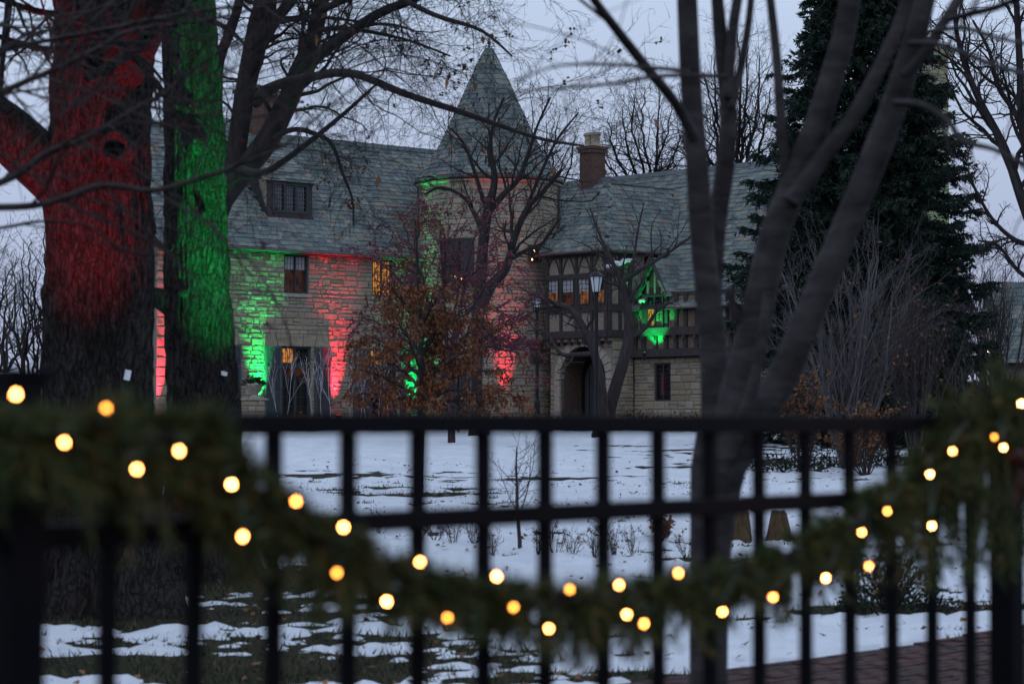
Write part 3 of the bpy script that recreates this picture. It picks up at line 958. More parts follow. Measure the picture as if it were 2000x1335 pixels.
# --- tower
T = V((1.24, -1.2, 0)); TR = 2.40
CAMD = V((0.740, -0.672, 0)); RGT = V((0.672, 0.740, 0))
ZT = 8.25
def tframe(x, r=TR):
    s = max(-1, min(1, (x - 955) / 134.5)); c = math.sqrt(1 - s * s)
    N = (CAMD * c + RGT * s); U = Zv.cross(N)
    return (T + N * r, U, N), math.asin(s)
def tz(y): return CAMZ + (ray(955, y).z) * (84.5 - 2.0) - 1.6
m = MB(); m.lathe(T, [(TR - .004, -.3), (TR - .004, ZT)], 96); tower = m.build('tower_wall', M['mortar'], manor)
tops = []
def topen(x, y0, y1, width):
    F, ph = tframe(x); u = ph * TR
    q = (u - width / 2, u + width / 2, tz(y1), tz(y0)); tops.append((q[0] - .04, q[1] + .04, q[2] - .04, q[3] + .04)); return F, q
tw = [topen(900, 466, 560, 1.15), topen(898, 700, 806, .95), topen(1040, 478, 512, .52), topen(1043, 664, 708, .5)]
sts = gen_stones(-1.75 * TR, 1.75 * TR, -.1, ZT - .35, tops, .225, 12)
tp = []
r = random.Random(8)
for uc, zc, w, h in sts:
    ph = uc / TR; N = CAMD * math.cos(ph) + RGT * math.sin(ph); U = Zv.cross(N)
    if w > .5 and abs(ph) < 1.6:
        halves = ((uc - w / 4, w / 2 + .012), (uc + w / 4, w / 2 + .012)); rv = r.random(); 
    else: halves = ((uc, w),)
    for u_, w_ in halves:
        ph = u_ / TR; N = CAMD * math.cos(ph) + RGT * math.sin(ph); U = Zv.cross(N)
        c = T + N * (TR - .02) + Zv * zc
        tp.append((mat34(U * w_, N * r.uniform(.042, .056), Zv * h, c), r.randrange(6), r.random(), w_ * h if abs(ph) < 1.3 else 0))
emit_pieces('stone', 'small_stones', tp, STONES, M['stone'], tower, 90)
m = MB(); m.lathe(T, [(TR + .0, ZT - .36), (TR + .05, ZT - .34), (TR + .06, ZT - .10), (TR + .16, ZT - .06), (TR + .16, ZT)], 72); m.build('cornice', M['dressed'], manor)
for i, (F, q) in enumerate(tw):
    w = q[1] - q[0]
    b = MB(); b.fbox(F, -w / 2 - .12, w / 2 + .12, q[2] - .10, q[3] + .14, -.45, .035 + (.02 if i < 2 else 0)); b.build('window_surround', M['dressed'], manor)
    mt = [M['glass']] if i < 2 else [M['glass_dim']] if i == 3 else [M['glass']]
    window(manor, F, -w / 2, w / 2, q[2], q[3], 2 if i < 2 else 1, 3 if i < 2 else 3, 6 if i < 2 else 4, mt, .14, .06, M['leaddark'])
    if i in (0, 2):
        spots = ((893, 580 - 38), (907, 582 - 36)) if i == 0 else ((1032, 484), (1037, 490), (1032, 507))
        for (cx_, cy_) in spots:
            uu = (cx_ - (900 if i == 0 else 1040)) / 57.0
            c = F[0] + F[1] * uu + F[2] * .135 + Zv * (tz(cy_))
            m = MB(); m.lathe(c, [(.005, -.03), (.02, -.015), (.02, .01), (.004, .035)], 8); m.build('candle_light', M['candle'], manor)
# bell-cast cone of slates
prof = [(139, 354), (132, 341), (116, 318), (99, 291), (78, 248), (58, 205), (37, 159), (18, 120), (5, 96)]
PR = [(p / 55.9 * (1.03 if i == 0 else 1), CAMZ + ray(955, y).z * 84.5 - 1.6) for i, (p, y) in enumerate(prof)]
m = MB(); m.lathe(T, [(PR[0][0] - .05, PR[0][1] - .12)] + [(a - .03, b) for a, b in PR], 64); cone = m.build('tower_roof', M['roofdeck'], manor)
m = MB(); pts = []
for k in range(49):
    a = 2 * math.pi * k / 48; pts.append(T + V((math.cos(a) * (PR[0][0] + .03), math.sin(a) * (PR[0][0] + .03), PR[0][1] - .06)))
m.tube(pts, .055, 8, False); m.build('gutter', M['gutter'], manor)
zs = [p[1] for p in PR]; rs = [p[0] for p in PR]
tot = [0]
for i in range(1, len(PR)): tot.append(tot[-1] + math.hypot(rs[i] - rs[i - 1], zs[i] - zs[i - 1]))
cp = []
s = 0.0; r = random.Random(15)
while s < tot[-1] - .15:
    ra = float(np.interp(s, tot, rs)); za = float(np.interp(s, tot, zs)); s2 = min(s + .05, tot[-1])
    dr_ = float(np.interp(s2, tot, rs)) - ra; dz_ = float(np.interp(s2, tot, zs)) - za
    L = math.hypot(dr_, dz_) or 1; dr_, dz_ = dr_ / L, dz_ / L
    expo = .20; n = max(6, int(2 * math.pi * ra / .30)); a = r.uniform(0, 1); 
    for k in range(n):
        an = a + 2 * math.pi * (k + r.uniform(-.13, .13)) / n; w = 2 * math.pi * ra / n
        e = V((math.cos(an), math.sin(an), 0)); U = V((-math.sin(an), math.cos(an), 0)); S = e * dr_ + Zv * dz_; N = e * dz_ - Zv * dr_
        h = expo * 1.42; c = T + e * ra + Zv * za + S * (h / 2 + r.uniform(-.015, .015)) + N * .01
        facing = e.dot(CAMD)
        cp.append((mat34(U * w * r.uniform(.97, 1.06), N * .026 * r.uniform(.8, 1.3), S * h, c), r.randrange(5), r.random(), w * h if facing > .3 else 0))
    s += expo
emit_pieces('slate', 'small_slates', cp, SLATES, M['slate'], cone, 80)
m = MB(); m.lathe(T, [(.16, PR[-1][1] - .30), (.13, PR[-1][1] - .05), (.05, PR[-1][1] + .05), (.035, PR[-1][1] + .16), (.075, PR[-1][1] + .22), (.03, PR[-1][1] + .29), (.012, PR[-1][1] + .42)], 12); m.build('finial', M['gutter'], cone)
# downspouts either side of the tower
m = MB()
for x in (819, 1090):
    F, ph = tframe(x if x < 900 else 1088); p = F[0] + F[2] * .08
    m = MB(); m.tube([p + Zv * (ZT - .1), p + Zv * 0.1], .05, 8); m.build('downspout', M['gutter'], manor)

# --- right wing: stone ground floor, timbered upper floor
ZG = W(FR, 1290, 699)[1]
gw = rect(FR, 1278, 709, 1310, 783)
gw2 = rect(FR, 1440, 726, 1452, 790)
m = MB(); holed(m, FR, 0, REND, -.3, ZG, -.35, -.002, [gw]); wall_r = m.build('right_wing_wall', M['mortar'], manor)
BX0, BX1, PD = 4.18, 7.18, 1.0
sts = gen_stones(7.2, REND, -.1, ZG - .02, [gw], .225, 21)
sts += gen_stones(2.6, BX0, -.1, ZG + 2.0, [], .225, 22)
visR = lambda u, z: 7.2 < u < 10.2
emit_pieces('stone', 'small_stones', stone_pieces(FR, sts, 23, visR), STONES, M['stone'], wall_r, 40)
gwin = window(manor, FR, gw[0] + .01, gw[1] - .01, gw[2] + .005, gw[3] - .005, 2, 3, 8, [M['glass']], -.06, .05, M['leaddark'])
m = MB(); um = (gw[0] + gw[1]) / 2; m.fbox(FR, um - .16, um + .04, gw[2] + .2, gw[2] + .95, -.114, -.108); m.build('red_curtain', M['red_curtain'], gwin)
# upper wall (timber framed, brick nogging)
zr = {k: W(FR, 1285, y)[1] for k, y in dict(b0=697, b1=681, p1=656, r1=640, top=592).items()}
m = MB(); m.fbox(FR, 7.2, REND, ZG, ZER + .25, -.3, .06); upper = m.build('timbered_upper_wall', M['timber'], manor)
m = MB(); m.fbox(FR, 7.1, REND, zr['b0'], zr['b1'] - .06, .06, .26); m.fbox(FR, 7.1, REND, zr['b1'] - .06, zr['b1'], .06, .20); m.build('jetty_beam', M['timber'], upper)
m = MB(); m.fbox(FR, 7.1, REND, zr['p1'], zr['r1'], .06, .24); m.build('rail_beam', M['timber'], upper)
posts = [W(FR, x, 640)[0] for x in (1232, 1247, 1263, 1286, 1307, 1326, 1344, 1366)]
stp = posts[-1] - posts[-2]
while posts[-1] + stp < REND: posts.append(posts[-1] + stp)
gd = rect(FR, 1266, 574, 1304, 640)          # dormer window
for i, u in enumerate(posts):
    m = MB(); m.fbox(FR, u - .075, u + .075, zr['b1'], zr['p1'], .06, .19)
    m.fbox(FR, u - .05, u + .05, zr['p1'] - .14, zr['p1'] - .002, .19, .26)
    m.build('post', M['timber'], upper)
    if not gd[0] - .05 < u < gd[1] + .05:
        m = MB(); m.fbox(FR, u - .07, u + .07, zr['r1'], ZER + .2, .06, .15); m.build('post', M['timber'], upper)
for i in range(len(posts) - 1):
    a, b = posts[i] + .075, posts[i + 1] - .075
    m = MB(); m.fbox(FR, a, b, zr['b1'], zr['p1'], .06, .10); m.build('brick_panel', M['nog_d'] if i in (1, 2, 3, 6, 8, 10) else M['nog_h'], upper)
    if b < gd[0] or a > gd[1]:
        m = MB(); m.fbox(FR, a, b, zr['r1'], ZER + .1, .06, .09); m.build('brick_panel', M['nog_d'] if i % 2 == 0 else M['nog_h'], upper)
# second window further along
w5 = rect(FR, 1398, 570, 1428, 622)
window(manor, FR, w5[0], w5[1], w5[2], w5[3], 2, 3, 5, [M['glass_pale']], .2, .05, M['leaddark'])
# gallery dormer
apex = W(FR, 1282, 506)[1]; gc = (gd[0] + gd[1]) / 2; gwid = (gd[1] - gd[0]) / 2 + .16
zsh = W(FR, 1282, 572)[1]
m = MB(); P = lambda u, z, n: FR[0] + FR[1] * u + Zv * z + FR[2] * n
m.poly([P(gc - gwid + .08, zr['r1'], .10), P(gc + gwid - .08, zr['r1'], .10), P(gc + gwid - .08, zsh, .10), P(gc, apex - .12, .10), P(gc - gwid + .08, zsh, .10)], 2.6, (0, 1, 0))
gdm = m.build('gable_dormer', M['timber'], manor)
for sgn in (-1, 1):
    U_ = V((0, 1, 0)) ; S_ = (P(gc, apex, 0) - P(gc + sgn * (gwid + .12), zsh - .15, 0)); ls = S_.length; S_.normalize()
    o = P(gc + sgn * (gwid + .12), zsh - .15, .36)
    emit_pieces('slate', 'dormer_slates', slate_pieces(o, U_, S_, [(0, 0), (2.6, 0), (2.6, ls), (0, ls)], .18, 31 + sgn, thick=.022), SLATES, M['slate'], gdm, 12)
    m = MB(); m.beam(P(gc + sgn * (gwid + .10), zsh - .16, .34), P(gc, apex + .0, .34), .13, .06, (0, 1, 0)); m.build('bargeboard', M['timber'], gdm)
for q in (-.33, 0, .33):
    m = MB(); m.fbox(FR, gc + q - .04, gc + q + .04, zsh - .05, zsh + (apex - zsh) * (1 - abs(q) / gwid) - .12, .10, .15); m.build('gable_stud', M['stucco'], gdm)
window(manor, FR, gd[0] + .04, gd[1] - .04, gd[2] + .02, gd[3] - .04, 2, 2, 4, [M['glass_warm'], M['nog_h']], .16, .06, M['leaddark'], (.62, M['glass']))
# porch with arch
FP = (V((0, -PD, 0)), V((1, 0, 0)), V((0, -1, 0)))
ac, aspr = W(FP, 1141, 740)[0], W(FP, 1141, 741)[1]
ar = (W(FP, 1186, 741)[0] - W(FP, 1096, 741)[0]) / 2
PT = W(FP, 1130, 668)[1]
# porch front: mortar sheet with arched hole (strip quads), then stones outside the arch
m = MB(); seg = 24
pts_in = [(ac - ar, -.3)] + [(ac + ar * math.cos(math.pi - math.pi * k / seg), aspr + ar * math.sin(math.pi * k / seg)) for k in range(seg + 1)] + [(ac + ar, -.3)]
pts_out = [(BX0, -.3)] + [(BX0 + (BX1 - BX0) * k / seg if True else 0, PT) for k in range(seg + 1)] + [(BX1, -.3)]
vs = [P2 for P2 in ([FP[0] + FP[1] * u + Zv * z for u, z in pts_in] + [FP[0] + FP[1] * u + Zv * z for u, z in pts_out])]
n = len(pts_in)
m.add(vs, [(i, i + 1, n + i + 1, n + i) for i in range(n - 1)])
# reveal of the arch
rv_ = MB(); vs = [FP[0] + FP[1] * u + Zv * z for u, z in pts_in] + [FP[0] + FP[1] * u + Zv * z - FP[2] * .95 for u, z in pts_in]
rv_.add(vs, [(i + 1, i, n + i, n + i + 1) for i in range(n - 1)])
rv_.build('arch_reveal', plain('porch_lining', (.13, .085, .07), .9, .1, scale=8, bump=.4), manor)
m.fbox((V((BX1, 0, 0)), V((0, -1, 0)), V((1, 0, 0))), 0, PD, -.3, PT, -.02, -.002)
m.fbox((V((BX0, 0, 0)), V((0, -1, 0)), V((-1, 0, 0))), 0, PD, -.3, PT, -.02, -.002)
m.fbox(FP, BX0, BX1, PT - .02, PT, -PD, 0.0)
porch = m.build('porch_wall', M['mortar'], manor)
sts = gen_stones(BX0, BX1, -.1, PT - .01, [(ac - ar - .26, ac + ar + .26, -.2, aspr)], .225, 24)
def outside(uc, zc, w, h):
    rr = ar + .25
    for du in (-w / 2, 0, w / 2):
        for dz in (-h / 2, 0, h / 2):
            if math.hypot(uc + du - ac, zc + dz - aspr) < rr and zc + dz > aspr - .01: return False
    return True
sts = [q for q in sts if outside(*q)]
emit_pieces('stone', 'small_stones', stone_pieces(FP, sts, 25), STONES, M['stone'], porch, 20)
FPR = (V((BX1, 0, 0)), V((0, -1, 0)), V((1, 0, 0)))
emit_pieces('stone', 'small_stones', stone_pieces(FPR, gen_stones(0, PD, -.1, PT - .01, [], .225, 26), 27), STONES, M['stone'], porch, 0)
nv = 15
for k in range(nv):
    a0 = math.pi * k / nv + .012; a1 = math.pi * (k + 1) / nv - .012
    pts = []
    for nn in (-.12, .09):
        for rr, aa in ((ar, a0), (ar, a1), (ar + .27, a1), (ar + .27, a0)):
            pts.append(FP[0] + FP[1] * (ac + rr * math.cos(aa)) + Zv * (aspr + rr * math.sin(aa)) + FP[2] * nn)
    m = MB(); m.hexa(pts); m.build('arch_stone', M['dressed_pale'], porch)
for sgn in (-1, 1):
    a, b = sorted((ac + sgn * ar, ac + sgn * (ar + .27)))
    z = -.1; hs = [.42, .5, .38, .46, .4]
    for h in hs:
        z2 = min(z + h, aspr - .01)
        if z2 - z < .05: break
        m = MB(); m.fbox(FP, a, b, z + .006, z2 - .006, -.12, .085); m.build('jamb_stone', M['dressed_pale'], porch); z = z2
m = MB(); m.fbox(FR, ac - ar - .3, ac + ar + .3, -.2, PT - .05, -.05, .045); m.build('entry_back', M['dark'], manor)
dfr = MB()
pin = [(ac - ar * .78, 0)] + [(ac + ar * .78 * math.cos(math.pi - math.pi * k / 16), aspr - .1 + ar * .78 * math.sin(math.pi * k / 16)) for k in range(17)] + [(ac + ar * .78, 0)]
dfr.poly([FR[0] + FR[1] * u + Zv * z + FR[2] * .06 for u, z in pin], .06, FR[2]); ed = dfr.build('entry_door', M['frame'], manor)
m = MB()
for k in (-2, -1, 0, 1, 2):
    m.fbox(FR, ac + k * ar * .29 - .012, ac + k * ar * .29 + .012, .02, aspr + ar * .35, .12, .135)
m.build('door_batten', M['iron'], ed)

# timbered bay over the porch
BD = 1.2
FB = (V((0, -BD, 0)), V((1, 0, 0)), V((0, -1, 0)))
FBR = (V((BX1, 0, 0)), V((0, -1, 0)), V((1, 0, 0)))
bz = {k: W(FB, 1125, y)[1] for k, y in dict(dent=667, b0=660, b1=646, m0=610, w0=596, w1=543, h1=535, top=500).items()}
m = MB(); m.fbox((V((0, 0, 0)), V((1, 0, 0)), V((0, -1, 0))), BX0 - .02, BX1 - .002, bz['dent'], bz['top'] + .12, -.5, BD - .002)
bay = m.build('timbered_bay', M['stucco'], manor)
def bay_face(F, u0, u1, n, wins):
    for za, zb, pr in ((bz['b0'], bz['b1'], .10), (bz['m0'], bz['w0'], .07), (bz['w1'], bz['h1'], .07), (bz['top'] - .04, bz['top'] + .14, .09)):
        m = MB(); m.fbox(F, u0, u1, za, zb, 0, pr); m.build('timber_beam', M['timber'], bay)
    us = np.linspace(u0, u1, n + 1)
    for i, u in enumerate(us):
        w = .11 if 0 < i < n else .15
        a = min(max(u - w / 2, u0), u1 - w)
        m = MB()
        for za, zb in ((bz['b1'], bz['m0']), (bz['w0'], bz['w1']), (bz['h1'], bz['top'] - .04)): m.fbox(F, a, a + w, za, zb, 0, .06)
        m.build('timber_post', M['timber'], bay)
    for i in range(n):
        a, b = us[i], us[i + 1]
        # curved braces in the top band
        for sg in (-1, 1):
            m = MB(); pc = []
            for k in range(6):
                t = k / 5; uu = (a + .06 if sg < 0 else b - .06) + sg * -1 * t * (b - a) * .42; zz = bz['h1'] + (bz['top'] - .04 - bz['h1']) * (1 - (1 - t) ** 2)
                pc.append(F[0] + F[1] * uu + Zv * zz + F[2] * .025)
            m.tube(pc, .024, 6); m.build('curved_brace', M['timber'], bay)
        if wins:
            window(manor, F, a + .06, b - .06, bz['w0'] + .004, bz['w1'] - .004, 1, 3, 5, [wins[i % len(wins)]], .075, .035, M['leaddark'], (.5, M['glass_pale'] if i < 3 else M['glass']))
bay_face(FB, BX0, BX1, 4, [M['glass_amber'], M['glass_dim'], M['glass_amber'], M['glass_amber']])
bay_face(FBR, .12, BD + .02, 2, None)
for i in range(9):
    u = BX0 + .08 + (BX1 - BX0 - .16) * i / 8
    m = MB(); m.fbox(FB, u - .07, u + .07, bz['dent'] - .10, bz['b0'] - .01, -.18, .04); m.build('jetty_bracket', M['timber'], bay)
# bay roof (hip)
zbe = bz['top'] + .12; ov = .26
pk = V(((BX0 + BX1) / 2, .35, 0)); pk.z = zbe + (pk.y + BD + ov) * 1.30
yb = (pk.z - ZER) / ((ZRR - ZER) / AR)
A = V((BX0 - ov, -BD - ov, zbe)); B = V((BX1 + ov, -BD - ov, zbe)); Cc = V((BX1 + ov, (zbe - ZER) / ((ZRR - ZER) / AR), zbe)); Dd = V((BX0 - ov, Cc.y, zbe)); Kb = V((pk.x, yb, pk.z))
m = MB(); m.add([A, B, Cc, Dd, pk, Kb, A - Zv * .1, B - Zv * .1, Cc - Zv * .1, Dd - Zv * .1], [(0, 1, 4), (1, 2, 5, 4), (3, 0, 4, 5), (1, 0, 6, 7), (2, 1, 7, 8), (0, 3, 9, 6), (6, 9, 8, 7)])
bayroof = m.build('bay_roof', M['roofdeck'], manor)
def face_slates(P0, P1, polyW, seed, nsing, parent):
    U = (P1 - P0).normalized(); q = polyW[2] - P0; S = (q - U * q.dot(U)).normalized()
    poly = [((p - P0).dot(U), (p - P0).dot(S)) for p in polyW]
    emit_pieces('slate', 'small_slates', slate_pieces(P0, U, S, poly, .20, seed), SLATES, M['slate'], parent, nsing)
face_slates(A, B, [A, B, pk], 41, 20, bayroof)
face_slates(B, Cc, [B, Cc, Kb, pk], 42, 20, bayroof)
face_slates(Dd, A, [Dd, A, pk, Kb], 43, 0, bayroof)
m = MB(); m.tube([A - Zv * .02 + V((0, -.04, 0)), B - Zv * .02 + V((0, -.04, 0))], .055, 8); m.tube([B - Zv * .02 + V((.04, 0, 0)), Cc - Zv * .02 + V((.04, 0, 0))], .055, 8); m.build('gutter', M['gutter'], bayroof)
# right main roof
SRv = V((0, AR, ZRR - ZER)).normalized(); r0 = V((0, 0, ZER)) - SRv * .4; lenR = math.hypot(AR, ZRR - ZER) + .4
m = MB()
m.add([V((-2.0, r0.y, r0.z)), V((REND + .3, r0.y, r0.z)), V((REND + .3, AR, ZRR)), V((-2.0, AR, ZRR)), V((-2.0, 2 * AR + .3, ZER - .3)), V((REND + .3, 2 * AR + .3, ZER - .3))],
      [(0, 1, 2, 3), (3, 2, 5, 4), (1, 5, 2), (0, 3, 4), (0, 4, 5, 1)])
roof_r = m.build('right_wing_roof', M['roofdeck'], manor)
ps = slate_pieces(V((-2.0, r0.y, r0.z)), V((1, 0, 0)), SRv, [(0, 0), (REND + 2.3, 0), (REND + 2.3, lenR - .1), (0, lenR - .1)], seed=51, vis=lambda u, s: 8.5 < u < 13)
ps = [p for p in ps if not (gc - gwid + .05 < p[0][0, 3] < gc + gwid - .05 and p[0][2, 3] < zsh + .05)]
emit_pieces('slate', 'small_slates', ps, SLATES, M['slate'], roof_r, 30)
ridge_caps(V((-2.0, AR, ZRR + .05)), V((REND + .2, AR, ZRR + .05)), roof_r)
m = MB(); m.tube([V((7.4, r0.y - .05, r0.z)), V((gc - gwid - .1, r0.y - .05, r0.z))], .05, 8); m.tube([V((gc + gwid + .1, r0.y - .05, r0.z)), V((REND + .3, r0.y - .05, r0.z))], .05, 8); m.build('gutter', M['gutter'], roof_r)
m = MB(); m.poly([V((REND, 0, -.3)), V((REND, 2 * AR, -.3)), V((REND, 2 * AR, ZER)), V((REND, AR, ZRR - .1)), V((REND, 0, ZER))], .3, (-1, 0, 0)); m.build('gable_wall', M['mortar'], manor)
m = MB(); m.box((6.2, 2 * AR, 1.8), (16.2, .3, 4.2)); m.build('rear_wall', M['mortar'], manor)
pt = rayplane(1157, 297, V((0, AR, 0)), V((0, 1, 0))); chimney(pt.x, AR, ZRR - .6, pt.z - .05, .66, .66, 2)
# tall stone chimney on the right gable
CHX, CHY = REND - .1, 6.6
pw_ = m2w((CHX, CHY, 0)); chz = px(1812, 112, pw_.y).z - 1.6
m = MB(); m.box((CHX, CHY, (chz + 3) / 2), (.9, 1.0, chz - 3)); tc_ = m.build('gable_chimney', M['mortar'], manor)
FCH = (V((CHX - .45, CHY - .5, 0)), V((1, 0, 0)), V((0, -1, 0))); FCR = (V((CHX + .45, CHY - .5, 0)), V((0, 1, 0)), V((1, 0, 0)))
pcs = stone_pieces(FCH, gen_stones(0, .9, 4.0, chz, [], .2, 61), 62) + stone_pieces(FCR, gen_stones(0, 1.0, 4.0, chz, [], .2, 63), 64)
emit_pieces('stone', 'small_stones', pcs, STONES, M['stone'], tc_, 0)
m = MB(); m.box((CHX, CHY, chz + .12), (1.15, 1.25, .24)); m.box((CHX, CHY, chz + .32), (1.0, 1.1, .16)); m.build('chimney_cap', M['dressed'], tc_)
# settled snow
def snow_lump(pts, wid, hgt, seed):
    m = MB(); r = random.Random(seed)
    P_ = []
    for i in range(len(pts) - 1):
        for k in range(5): P_.append(V(pts[i]).lerp(V(pts[i + 1]), k / 5))
    P_.append(V(pts[-1])); n = len(P_)
    rad = [wid * (math.sin(math.pi * (i + .5) / n) ** .5) * r.uniform(.6, 1.15) for i in range(n)]
    P_ = [p + V((r.uniform(-.03, .03), r.uniform(-.03, .03), r.uniform(-.02, .03))) for p in P_]
    m.tube(P_, rad, 8); m.build('snow_patch', M['snowpatch'], manor, True)
PS_ = [rayplane(x_, y_, V((BX1 + .22, 0, 0)), V((1, 0, 0))) for x_, y_ in ((1184, 522), (1200, 517), (1217, 512), (1240, 505))]
snow_lump(PS_, .11, .1, 1)
snow_lump([V((7.75, -.33, ZER - .02)), V((8.05, -.33, ZER))], .07, .05, 2)
F, ph = tframe(1094); snow_lump([F[0] + F[2] * .25 + Zv * 6.25, F[0] + F[2] * .2 + Zv * 5.7], .13, .1, 3)
# snow band on the tower eave
m = MB()
for a0, a1 in ((.3, 1.0), (-.9, -.2), (1.15, 1.5)):
    pp = []
    for k in range(9):
        ph = a0 + (a1 - a0) * k / 8; pp.append(T + (CAMD * math.cos(ph) + RGT * math.sin(ph)) * (PR[0][0] - .03) + Zv * (PR[0][1] + .03))
    m.tube(pp, [.02] + [.045] * 7 + [.02], 6)
m.build('snow_patch', M['snowpatch'], manor, True)
# small pent roof carrying the snow on the bay's side
m = MB(); m.poly([PS_[0] + V((-.22, 0, .12)), PS_[3] + V((-.22, 0, .12)), PS_[3] + V((.10, 0, -.10)), PS_[0] + V((.10, 0, -.10))], .05, (0, 0, -1)); m.build('pent_roof', M['timber'], manor)
# ------------------------------------------------------------------ planting bed shrubs, trees
def nrm(v):
    l = math.sqrt(v[0] * v[0] + v[1] * v[1] + v[2] * v[2]) or 1.0
    return (v[0] / l, v[1] / l, v[2] / l)
def grow(out, p, d, L, r, lvl, P, R, depth=0):
    n = P['seg'][min(lvl, len(P['seg']) - 1)]; wob = P['wob'][min(lvl, len(P['wob']) - 1)]; up = P['up'][min(lvl, len(P['up']) - 1)]
    pts = [p]; rad = [r]; ds = [d]; st = L / n; tip = P.get('tip', .35)
    ru = R.uniform
    for i in range(n):
        d = nrm((d[0] + ru(-wob, wob), d[1] + ru(-wob, wob), d[2] + ru(-wob, wob) + up))
        p = (p[0] + d[0] * st, p[1] + d[1] * st, p[2] + d[2] * st)
        pts.append(p); ds.append(d); rad.append(r * (1 - (1 - tip) * (i + 1) / n))
    out.setdefault(lvl, []).append((pts, rad))
    if lvl < P['max']:
        spawn(out, pts, rad, ds, L, lvl, P, R)
def spawn(out, pts, rad, ds, L, lvl, P, R, t0=None, count=None):
    k = count if count is not None else P['kids'][min(lvl, len(P['kids']) - 1)]
    k = int(k + R.random())
    t0 = P['t0'][min(lvl, len(P['t0']) - 1)] if t0 is None else t0
    n = len(pts) - 1; ru = R.uniform
    for j in range(k):
        t = t0 + (1 - t0) * (j + R.random()) / k
        f = min(t, .999) * n; i = int(f); f -= i
        a, b = pts[i], pts[i + 1]
        q = (a[0] + (b[0] - a[0]) * f, a[1] + (b[1] - a[1]) * f, a[2] + (b[2] - a[2]) * f)
        d = ds[min(i + 1, n)]
        e = (ru(-1, 1), ru(-1, 1), ru(-1, 1) * P.get('flat', 1.0)); dt = e[0] * d[0] + e[1] * d[1] + e[2] * d[2]
        e = nrm((e[0] - dt * d[0], e[1] - dt * d[1], e[2] - dt * d[2]))
        an = math.radians(P['ang'][min(lvl, len(P['ang']) - 1)]) * ru(.7, 1.3); c, s = math.cos(an), math.sin(an)
        cd = nrm((d[0] * c + e[0] * s, d[1] * c + e[1] * s, d[2] * c + e[2] * s))
        rr = max(P.get('rmin', .002), (rad[i] * (1 - f) + rad[i + 1] * f) * P['rr'][min(lvl, len(P['rr']) - 1)] * ru(.8, 1.15))
        grow(out, q, cd, L * P['lr'][min(lvl, len(P['lr']) - 1)] * ru(.65, 1.25) * (1 - .45 * t), rr, lvl + 1, P, R)
def tubes_mesh(name, brs, origin, rmul=1.0):
    groups = {}
    for pts, rad in brs:
        r = rad[0]; sides = 12 if r > .1 else 8 if r > .04 else 5 if r > .014 else 3
        groups.setdefault((len(pts), sides), []).append((pts, rad))
    AV = []; AF = []; b = 0; o = np.array(origin)
    for (n, S), lst in groups.items():
        Pn = np.array([x[0] for x in lst], dtype=float) - o; Rn = np.array([x[1] for x in lst], dtype=float) * rmul
        Tn = np.empty_like(Pn); Tn[:, 1:-1] = Pn[:, 2:] - Pn[:, :-2]; Tn[:, 0] = Pn[:, 1] - Pn[:, 0]; Tn[:, -1] = Pn[:, -1] - Pn[:, -2]
        Tn /= np.linalg.norm(Tn, axis=2, keepdims=True) + 1e-9
        av = Pn[:, -1] - Pn[:, 0]; ref = np.eye(3)[np.argmin(np.abs(av), axis=1)]
        A = np.cross(Tn, ref[:, None, :]); A /= np.linalg.norm(A, axis=2, keepdims=True) + 1e-9; Bv = np.cross(Tn, A)
        an = np.arange(S) * 2 * math.pi / S
        ring = A[:, :, None, :] * np.cos(an)[None, None, :, None] + Bv[:, :, None, :] * np.sin(an)[None, None, :, None]
        vs = Pn[:, :, None, :] + ring * Rn[:, :, None, None]
        B_ = len(lst); AV.append(vs.reshape(-1, 3))
        idx = np.arange(B_ * n * S).reshape(B_, n, S); nx = np.roll(idx, -1, axis=2)
        AF.append(np.stack([idx[:, :-1].ravel(), nx[:, :-1].ravel(), nx[:, 1:].ravel(), idx[:, 1:].ravel()], 1) + b); b += B_ * n * S
    return fast_mesh(name, np.vstack(AV), np.vstack(AF), smooth=True)
TRI = [0]
def finish_tree(root, out, mat, names=('trunk', 'branch', 'twigs'), split=(0, 1), twig_mat=None):
    """levels <= split[0] are the trunk, <= split[1] the branches, the rest twigs"""
    o = root.location; groups = {0: [], 1: [], 2: []}
    for lv, brs in out.items():
        groups[0 if lv <= split[0] else 1 if lv <= split[1] else 2] += brs
    for k in range(3):
        if not groups[k]: continue
        if k < 2 and len(groups[k]) <= 40:
            for br in groups[k]: link(names[k], tubes_mesh(names[k], [br], o), mat, root)
        else:
            nm = {'branch': 'branches', 'stem': 'stems', 'trunk': 'trunks', 'limb': 'limbs'}.get(names[k], names[k])
            ob = link(nm, tubes_mesh(nm, groups[k], o), (twig_mat or mat) if k == 2 else mat, root); ob['kind'] = 'stuff'
def catmull(pts, rad, sub=5, jit=0.0, R=None):
    res = []; rr = []; n = len(pts)
    for i in range(n - 1):
        p0, p1, p2, p3 = pts[max(i - 1, 0)], pts[i], pts[i + 1], pts[min(i + 2, n - 1)]
        for k in range(sub):
            t = k / sub
            q = .5 * ((2 * p1) + (p2 - p0) * t + (2 * p0 - 5 * p1 + 4 * p2 - p3) * t * t + (3 * p1 - p0 - 3 * p2 + p3) * t ** 3)
            if jit and (i or k): q = q + V((R.uniform(-jit, jit), R.uniform(-jit, jit), R.uniform(-jit, jit)))
            res.append(tuple(q)); rr.append(rad[i] * (1 - t) + rad[i + 1] * t)
    res.append(tuple(pts[-1])); rr.append(rad[-1]); return res, rr
